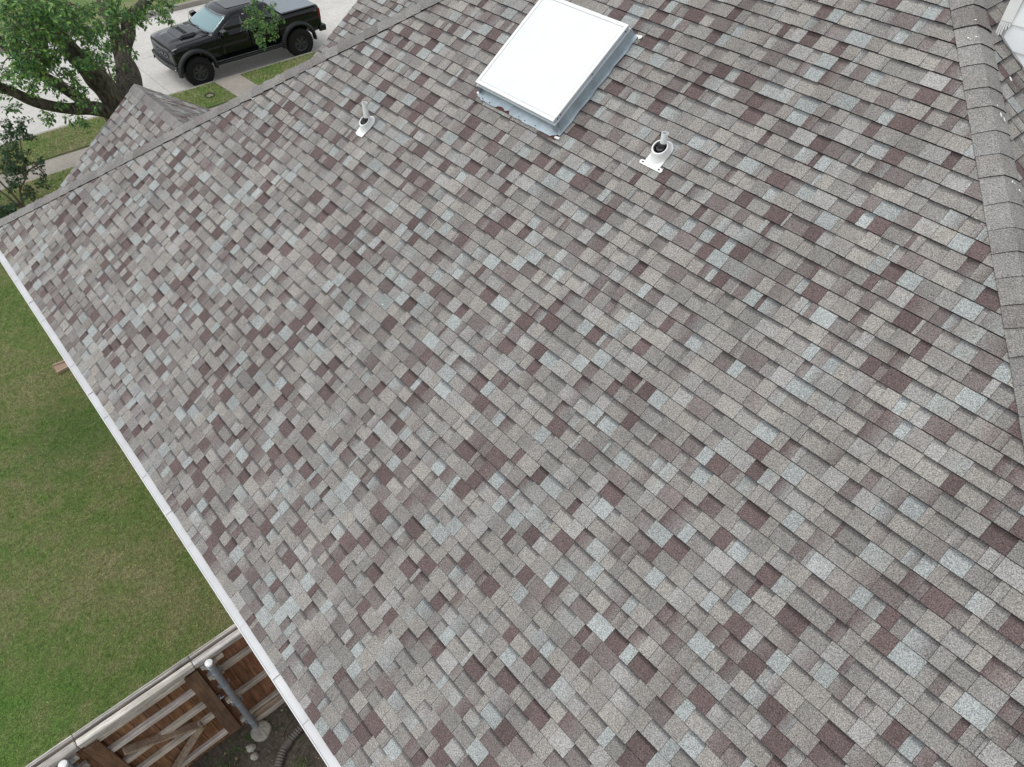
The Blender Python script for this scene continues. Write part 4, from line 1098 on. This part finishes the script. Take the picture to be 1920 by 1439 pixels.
# low shrub by the corner
SH_P = (-6.5, .35, zg(-6.5))
SHB = thing('shrub', SH_P, 0, 'low dark green shrub at the left edge beside the roof corner', 'shrub')
lv = MB(); tw = MB()
for i in range(46):
    a = rnd.uniform(0, 6.3); r = rnd.random()**.5*.42
    leaf_spray(lv, tw, (-6.5+r*math.cos(a), .30+r*math.sin(a)*.9, -.22+rnd.uniform(.05, .42)*(1-r)), rnd, 26, .055, .26, CR_T[:3], .05, .55)
for i in range(7):
    a = i*.9; tw.tube([(-6.5, .35, -.3), (-6.5+.3*math.cos(a), .35+.3*math.sin(a), .05)], [.012, .005], 5)
with_twigs(lv, tw).build('foliage', [M_LEAF, M_TWIG], SHB, colour=True, off=SH_P)

# ------------------------------------------------------------------ black pickup truck  (local x forward, y left, z up)
T = thing('pickup_truck', (-12.13, 9.62, Z_ST), R(-90), 'black crew cab pickup truck with wide off-road tyres parked at the kerb', 'truck')
ST = [  # x, top z, half width, bottom z, shoulder drop
 (2.80, 1.02, .80, .74), (2.79, 1.16, .84, .72), (2.74, 1.235, .90, .68), (2.60, 1.275, .955, .66), (2.3, 1.305, .985, .64), (1.9, 1.325, .995, .62), (1.45, 1.35, .995, .60), (1.10, 1.375, .99, .60), (.6, 1.385, .99, .60),
 (-.3, 1.395, .99, .60), (-1.30, 1.41, .99, .60), (-1.34, 1.43, .99, .60), (-1.40, 1.445, .99, .60), (-2.0, 1.455, .995, .62), (-2.5, 1.46, .985, .66), (-2.75, 1.46, .965, .68), (-2.81, 1.44, .955, .70), (-2.815, 1.30, .95, .74)]
def fo(x): return x if x < 2.0 else 2.0+(x-2.0)*.62
ST = [(fo(a), b_c, c_c, d_c) for a, b_c, c_c, d_c in ST]
def sect(x, zt, w, zb):
    h = zt-zb
    return [(0, zb), (w*.90, zb), (w*.965, zb+.10*h), (w, zb+.36*h), (w*.998, zb+.60*h), (w*.985, zb+.78*h), (w*.965, zb+.90*h), (w*.925, zt-.022), (w*.86, zt), (w*.5, zt+.012), (0, zt+.018)]
def lerp_st(x):
    for a, c in zip(ST, ST[1:]):
        if c[0] <= x <= a[0]:
            t_ = 0 if a[0] == c[0] else (a[0]-x)/(a[0]-c[0]); return tuple(p+(q_-p)*t_ for p, q_ in zip(a, c))
    return ST[0] if x > ST[0][0] else ST[-1]
def body_pt(x, i, sgn=1, off=0):
    s_ = sect(*lerp_st(x)); k = int(i); f_ = i-k; p = s_[k]; q_ = s_[min(k+1, len(s_)-1)]
    return rV((x, sgn*(p[0]+(q_[0]-p[0])*f_+off), p[1]+(q_[1]-p[1])*f_))
def loft(rings, closed_ends=True):
    b = MB(); n = len(rings[0])
    for r_ in rings: b.v += [tuple(p) for p in r_]
    for j in range(len(rings)-1):
        for i in range(n):
            i2 = (i+1) % n; b.f.append([j*n+i, j*n+i2, (j+1)*n+i2, (j+1)*n+i]); b.m.append(0); b.c.append([(1, 1, 1)]*4)
    if closed_ends:
        b.f.append(list(range(n))); b.m.append(0); b.c.append([(1, 1, 1)]*n)
        e_ = (len(rings)-1)*n; b.f.append([e_+i for i in range(n)][::-1]); b.m.append(0); b.c.append([(1, 1, 1)]*n)
    return b
def ring_of(st):
    h = [(st[0], y, z) for y, z in sect(*st)]
    return h + [(x, -y, z) for x, y, z in h[1:-1][::-1]]
def cut(o, cutters):
    for cm in cutters:
        me = bpy.data.meshes.new('cut'); bm = bmesh.new(); cm(bm); bm.to_mesh(me); bm.free()
        co = bpy.data.objects.new('cut', me); COL.objects.link(co)
        md = o.modifiers.new('b', 'BOOLEAN'); md.operation = 'DIFFERENCE'; md.solver = 'EXACT'; md.object = co
        dg = bpy.context.evaluated_depsgraph_get(); dg.update()
        new = bpy.data.meshes.new_from_object(o.evaluated_get(dg)); o.modifiers.clear(); old = o.data; o.data = new
        bpy.data.objects.remove(co); bpy.data.meshes.remove(me); bpy.data.meshes.remove(old)
AX = 1.845; TR = .47
bdy = loft([ring_of(s_) for s_ in ST]).build('body', M_PAINT)
def cyl(x, sg):
    def f_(bm):
        bmesh.ops.create_cone(bm, cap_ends=True, segments=40, radius1=.565, radius2=.565, depth=.62, matrix=Matrix.Translation((x, sg*.86, .50)) @ Matrix.Rotation(R(90), 4, 'X'))
    return f_
cut(bdy, [cyl(x, sg) for x in (AX, -AX) for sg in (-1, 1)])
bdy.data.polygons.foreach_set("use_smooth", [True]*len(bdy.data.polygons)); bdy.data.set_sharp_from_angle(angle=R(32))
bdy.parent = T; bdy.name = 'body'; bdy.data.name = 'body'
# hood panel, raised power dome and louvred scoop
def patch(fn, nu, nv, th=.012, N=None):
    b = MB(); P = [[rV(fn(i/nu, j/nv)) for i in range(nu+1)] for j in range(nv+1)]
    for r_ in P: b.v += [tuple(p) for p in r_]
    for j in range(nv):
        for i in range(nu):
            b.f.append([j*(nu+1)+i, j*(nu+1)+i+1, (j+1)*(nu+1)+i+1, (j+1)*(nu+1)+i]); b.m.append(0); b.c.append([(1, 1, 1)]*4)
    return b
def solid(o, th, off=1):
    md = o.modifiers.new('thick', 'SOLIDIFY'); md.thickness = th; md.offset = off
    return o
def hood(u, v):
    x = fo(2.66)-(fo(2.66)-1.16)*v; y = -.80+1.60*u; s_ = lerp_st(x); a = abs(y)
    z = s_[1]+.026 - .022*(max(0, (a-.55)/.25))**2
    z += .030*(1-min(1, max(0, (a-.40)/.10)))*min(1, v*5)
    if v < .12: z -= .06*(1-v/.12)**2
    return (x, y*(1-.06*max(0, 1-v*3)), z)
o = patch(hood, 24, 16).build('hood', M_PAINT, T, smooth=40); solid(o, .02, -1)
vb_ = MB()
def hz(x): return lerp_st(x)[1]+.056
prof_ = [(2.02, .008), (1.90, .055), (1.50, .060), (1.40, .02)]
for (xa, ha), (xb, hb_) in zip(prof_, prof_[1:]):
    wa, wb = .40, .44
    vb_.add([(xa, -wa, hz(xa)+ha), (xa, wa, hz(xa)+ha), (xb, wb, hz(xb)+hb_), (xb, -wb, hz(xb)+hb_), (xa, -wa-.03, hz(xa)-.03), (xa, wa+.03, hz(xa)-.03), (xb, wb+.03, hz(xb)-.03), (xb, -wb-.03, hz(xb)-.03)], [(0, 1, 2, 3), (0, 3, 7, 4), (1, 5, 6, 2)])
sc_ = vb_.build('hood_scoop', M_SCOOP, T)
b = MB()
for i in range(4):
    y = -.27+.18*i
    b.box((1.72, y, hz(1.72)+.061), (.10, .12, .012))
    b.box((1.665, y, hz(1.66)+.066), (.02, .13, .016))
b.build('louvre', M_DARK, sc_)
# cabin
def cring(t_):
    xf = 1.26-.80*t_; xr = -1.36+.26*t_; w = .925-.185*t_; z = 1.37+.455*t_
    if t_ > 1:
        e_ = (t_-1)/.12; xf = .46-.16*e_; xr = -1.10+.06*e_; w = .74-.09*e_; z = 1.825+.045*e_
    h = [(xf, 0), (xf-.012, w*.40), (xf-.05, w*.72), (xf-.12, w*.90), (xf-.22, w*.975), (xf-.34, w), (-.15, w*1.0), (xr+.20, w), (xr+.07, w*.97), (xr, w*.86), (xr, 0)]
    full = h + [(x, -y) for x, y in h[1:-1][::-1]]
    return [(x, y, z) for x, y in full]
rings = [cring(t_) for t_ in (-.05, 0, .25, .5, .75, 1.0, 1.06, 1.12)]
rings.append([(x*.5-.2, y*.5, 1.885) for x, y, z in cring(1.12)])
loft(rings).build('cab', M_PAINT, T, smooth=38)
def cab_pt(t_, i, out=.006):
    r_ = cring(t_); n = len(r_); k = int(math.floor(i)); f_ = i-k; p = rV(r_[k % n]).lerp(rV(r_[(k+1) % n]), f_)
    c_ = rV((-.1, 0, 1.6)); d_ = p-c_; d_.z = 0; d_.x *= .35
    return p + d_.normalized()*out
def ws(u, v): return cab_pt(.09+.83*v, -3.35+6.7*u, .012)
o = patch(ws, 24, 8).build('windscreen', M_PANE, T, smooth=60); solid(o, .006, 1)
def shd(u, v): return cab_pt(.14+.70*v, -3.0+6.0*u, .006)
o = patch(shd, 24, 6).build('sunshade', M_SHADE, T, smooth=60); solid(o, .003, 1)
for sg in (1, -1):
    for (xa0, xa1, xb0, xb1) in ((.86, -.02, .20, -.02), (-.10, -1.06, -.10, -.93)):
        def wn_(u, v, xa0=xa0, xa1=xa1, xb0=xb0, xb1=xb1, sg=sg):
            t_ = .13+.72*v; w = .925-.185*t_; z = 1.37+.455*t_
            x0 = xa0+(xb0-xa0)*v; x1 = xa1+(xb1-xa1)*v; x = x0+(x1-x0)*u
            if x > .55: w *= 1-.03*(x-.55)/.35
            return (x, sg*(w+.008), z)
        o = patch(wn_, 6, 4).build('side_window', M_GLASS, T, smooth=60); solid(o, .006, 1 if sg < 0 else -1)
def rw(u, v):
    t_ = .15+.7*v; p = cab_pt(t_, 9.25+1.5*u, .0); return (p.x-.008, p.y, p.z)
solid(patch(rw, 8, 4).build('rear_window', M_GLASS, T), .006, 1)
b = MB(); b.box((-.30, 0, 1.886), (1.06, .84, .012)); b.build('sunroof', M_GLASS, T, bevel=.004)
# doors: thin skins with a gap between them
for sg in (1, -1):
    for (x0, x1) in ((.93, -.14), (-.155, -1.20)):
        def dr(u, v, x0=x0, x1=x1, sg=sg): return body_pt(x0+(x1-x0)*u, 2.1+5.2*v, sg, .006)
        o = patch(dr, 8, 10).build('door', M_PAINT, T, smooth=60); solid(o, .008, 1 if sg < 0 else -1)
        b = MB(); xh = x1+.16; p = body_pt(xh, 5.3, sg, .03); b.box(p, (.19, .022, .032)); b.build('handle', M_PAINT, o, bevel=.006)
    # mirror
    b = MB(); b.beam((.80, sg*.93, 1.40), (.78, sg*1.06, 1.43), .10, .05)
    mp = [(.87, 1.345), (.89, 1.42), (.87, 1.52), (.72, 1.545), (.68, 1.50), (.68, 1.36), (.74, 1.33)]
    b.add([(x, sg*1.03, z) for x, z in mp]+[(x-.02, sg*1.26, z-.005) for x, z in mp], [tuple(range(7)), tuple(range(7, 14))]+[(i, (i+1) % 7, 7+(i+1) % 7, 7+i) for i in range(7)])
    b.build('mirror', M_PAINT, T, bevel=.015)
    # running board and bed-rail strip
    b = MB(); b.box((0, sg*.985, .545), (2.35, .17, .055)); b.build('running_board', M_TRIM, T, bevel=.012)
    b = MB(); b.box((-.1, sg*1.055, .576), (2.1, .05, .010)); b.build('step_pad', M_GRILLE, T)
    b = MB(); b.beam((-1.40, sg*.915, 1.478), (-2.75, sg*.895, 1.488), .075, .03); b.build('bed_rail', M_TRIM, T, bevel=.008)
    # flares
    for xx in (AX, -AX):
        b = MB(); n = 26; rr_ = []
        for i in range(n+1):
            a = R(-4+188*i/n); c_, s2 = math.cos(a), math.sin(a)
            rr_.append([(xx+r*c_, sg*y, .50+r*s2*1.0) for r, y in ((.555, .93), (.565, 1.085), (.60, 1.095), (.645, 1.065), (.68, .985))])
        for j in range(n):
            q0, q1 = rr_[j], rr_[j+1]
            b.add(q0+q1, [(i, i+1, 5+i+1, 5+i) for i in range(4)])
        b.build('wheel_arch_flare', M_TRIM, T, smooth=50)
# bumpers, grille, lamps
def xf_(y): return fo(2.80)-.10*(abs(y)/.9)**2.4
b = MB()
for (z0, z1, o0, o1) in ((.56, .62, .06, .115), (.62, .70, .115, .125), (.70, .755, .125, .10)):
    m_ = 14
    P0 = [(xf_(-.98+1.96*i/m_)+o0, -.98+1.96*i/m_, z0) for i in range(m_+1)]; P1 = [(xf_(-.98+1.96*i/m_)+o1, -.98+1.96*i/m_, z1) for i in range(m_+1)]
    b.add(P0+P1, [(i, i+1, m_+2+i, m_+1+i) for i in range(m_)])
m_ = 14
P0 = [(xf_(-.98+1.96*i/m_)+.10, -.98+1.96*i/m_, .755) for i in range(m_+1)]; P1 = [(xf_(-.98+1.96*i/m_)-.10, -.98+1.96*i/m_, .76) for i in range(m_+1)]
b.add(P0+P1, [(i, i+1, m_+2+i, m_+1+i) for i in range(m_)])
for sg in (1, -1): b.box((fo(2.58)+.05, sg*.965, .665), (.22, .05, .19))
bp = b.build('front_bumper', M_TRIM, T, smooth=30)
b = MB(); b.box((fo(2.80)+.095, 0, .735), (.03, .95, .035)); b.build('bumper_strip', M_GRILLE, bp, bevel=.006)
for sg in (1, -1):
    b = MB(); b.box((fo(2.80)+.035, sg*.86, .655), (.03, .035, .03)); b.build('fog_lamp', M_LED, bp, bevel=.004)
b = MB(); b.add([(fo(2.80)+.03, -.5, .56), (fo(2.80)+.03, .5, .56), (fo(2.6), .42, .42), (fo(2.6), -.42, .42)], [(0, 1, 2, 3)]); solid(b.build('skid_plate', M_SKID, T), .01)
b = MB()
P = [(xf_(-.66+1.32*i/10)+.012, -.66+1.32*i/10, z) for z in (.79, 1.17) for i in range(11)]
b.add(P, [(i, i+1, 12+i, 11+i) for i in range(10)])
gr = b.build('grille', M_DARK, T)
b = MB()
def bar(z, w, th, y0=-.66, y1=.66, o_=.03):
    for i in range(8):
        ya, yb = y0+(y1-y0)*i/8, y0+(y1-y0)*(i+1)/8
        b.beam((xf_(ya)+o_, ya, z), (xf_(yb)+o_, yb, z), w, th)
for z in (.80, .855, 1.075, 1.12): bar(z, .03, .018)
bar(1.165, .05, .035)
for sg in (1, -1): b.beam((xf_(.62)+.02, sg*.63, .79), (xf_(.62)+.02, sg*.60, 1.17), .04, .05, up=(1, 0, 0))
b.build('grille_bar', M_GRILLE, gr)
# block letters standing in the grille
def letters(txt, z, h, width):
    fc = bpy.data.curves.new('letters', 'FONT'); fc.body = txt; fc.size = h*1.45; fc.extrude = .012; fc.space_character = 1.25; fc.align_x = 'CENTER'; fc.offset = .006
    fo = bpy.data.objects.new('tmp', fc); COL.objects.link(fo)
    dg = bpy.context.evaluated_depsgraph_get(); dg.update()
    me = bpy.data.meshes.new_from_object(fo.evaluated_get(dg)); bpy.data.objects.remove(fo)
    xs_ = [v.co.x for v in me.vertices]; k = width/(max(xs_)-min(xs_))
    for v in me.vertices:
        y = v.co.x*k; v.co = rV((xf_(y)+.034+v.co.z, y, z+v.co.y))
    me.materials.clear(); me.materials.append(M_LETTER)
    o = bpy.data.objects.new('grille_letters', me); COL.objects.link(o); o.parent = gr
letters("FORD", .905, .125, .98)
for sg in (1, -1):
    hp = [(.675, .80), (.685, 1.15), (.93, 1.135), (.945, 1.06), (.90, .86)]
    def X(y): return xf_(y)+.015-.04*max(0, (y-.7)/.25)
    b = MB(); b.add([(X(y), sg*y, z) for y, z in hp]+[(X(y)-.12, sg*(y+.004), z) for y, z in hp], [tuple(range(5)), tuple(range(5, 10))]+[(i, (i+1) % 5, 5+(i+1) % 5, 5+i) for i in range(5)])
    hl = b.build('headlight', M_LAMP, T, bevel=.01)
    b = MB(); b.beam((X(.70)+.012, sg*.70, .83), (X(.71)+.012, sg*.712, 1.12), .012, .02, up=(1, 0, 0)); b.beam((X(.71)+.012, sg*.712, 1.12), (X(.91)+.010, sg*.91, 1.10), .012, .016, up=(1, 0, 0)); b.beam((X(.90)+.012, sg*.90, .90), (X(.92)+.012, sg*.92, 1.10), .012, .016, up=(1, 0, 0)); b.build('lamp_strip', M_LETTER, hl)
    b = MB(); b.box((-2.78, sg*.925, 1.21), (.085, .10, .36)); b.build('tail_lamp', M_TAIL, T, bevel=.02)
b = MB(); b.box((-2.88, 0, .72), (.20, 1.80, .17)); b.box((-2.83, .93, .73), (.26, .10, .19)); b.box((-2.83, -.93, .73), (.26, .10, .19)); b.build('rear_bumper', M_TRIM, T, bevel=.02)
b = MB(); b.box((-2.822, 0, 1.13), (.03, 1.70, .58)); b.build('tailgate', M_PAINT, T, bevel=.01)
b = MB(); b.box((-2.075, 0, 1.487), (1.32, 1.74, .030)); b.build('tonneau_cover', M_TONNEAU, T, bevel=.010)
b = MB(); b.tube([(1.10, -.80, 1.38), (1.02, -.80, 1.72)], [.006, .003], 6); b.build('aerial', M_TRIM, T)
b = MB()
for y0 in (-.5, .25): b.beam((1.235, y0, 1.415), (1.13, y0+.55, 1.452), .02, .015)
b.build('wiper', M_TRIM, T)
b = MB(); b.box((1.25, 0, 1.385), (.16, 1.50, .02)); b.build('cowl', M_TRIM, T, bevel=.006)
b = MB(); b.box((0, 0, .50), (4.6, .9, .20)); b.tube([(AX, -.8, .47), (AX, .8, .47)], .07, 10); b.tube([(-AX, -.8, .47), (-AX, .8, .47)], .09, 10); b.build('chassis', M_DARK, T)
def wheel(x, sg):
    Mx = Matrix.Rotation(R(-90*sg), 3, 'X'); c_ = (x, sg*.925, TR)
    b = MB(); b.lathe([(.245, -.15), (.30, -.165), (.405, -.165), (.455, -.140), (TR, -.10), (TR, .10), (.455, .140), (.405, .165), (.30, .165), (.245, .15)], c_, Mx, 48, cap=False)
    for i in range(34):   # tread and shoulder lugs
        a = 6.283*i/34; Rz = Mx @ Matrix.Rotation(a, 3, 'Z')
        for s2 in (-1, 1):
            ctr = rV(c_)+Rz @ rV((TR-.004, 0, s2*.100)); b.box(ctr, (.022, .052, .060), M=Rz)
            ctr = rV(c_)+Rz @ rV((.437, .02*s2, s2*.148)); b.box(ctr, (.045, .045, .016), M=Rz)
    w_ = b.build('wheel', M_TYRE, T, smooth=35)
    b = MB(); b.lathe([(.246, -.15), (.250, .10), (.262, .135), (.250, .150), (.232, .140), (.225, .06), (.10, .045), (.085, .085), (0, .088)], c_, Mx, 36)
    for i in range(6):
        a = 6.283*i/6; Rz = Mx @ Matrix.Rotation(a, 3, 'Z')
        for da in (-.16, .16):
            R2 = Mx @ Matrix.Rotation(a+da, 3, 'Z'); b.box(rV(c_)+R2 @ rV((.155, 0, .095)), (.165, .038, .028), M=R2)
    b.build('rim', M_RIM, w_, smooth=35)
for x in (AX, -AX):
    for sg in (1, -1): wheel(x, sg)
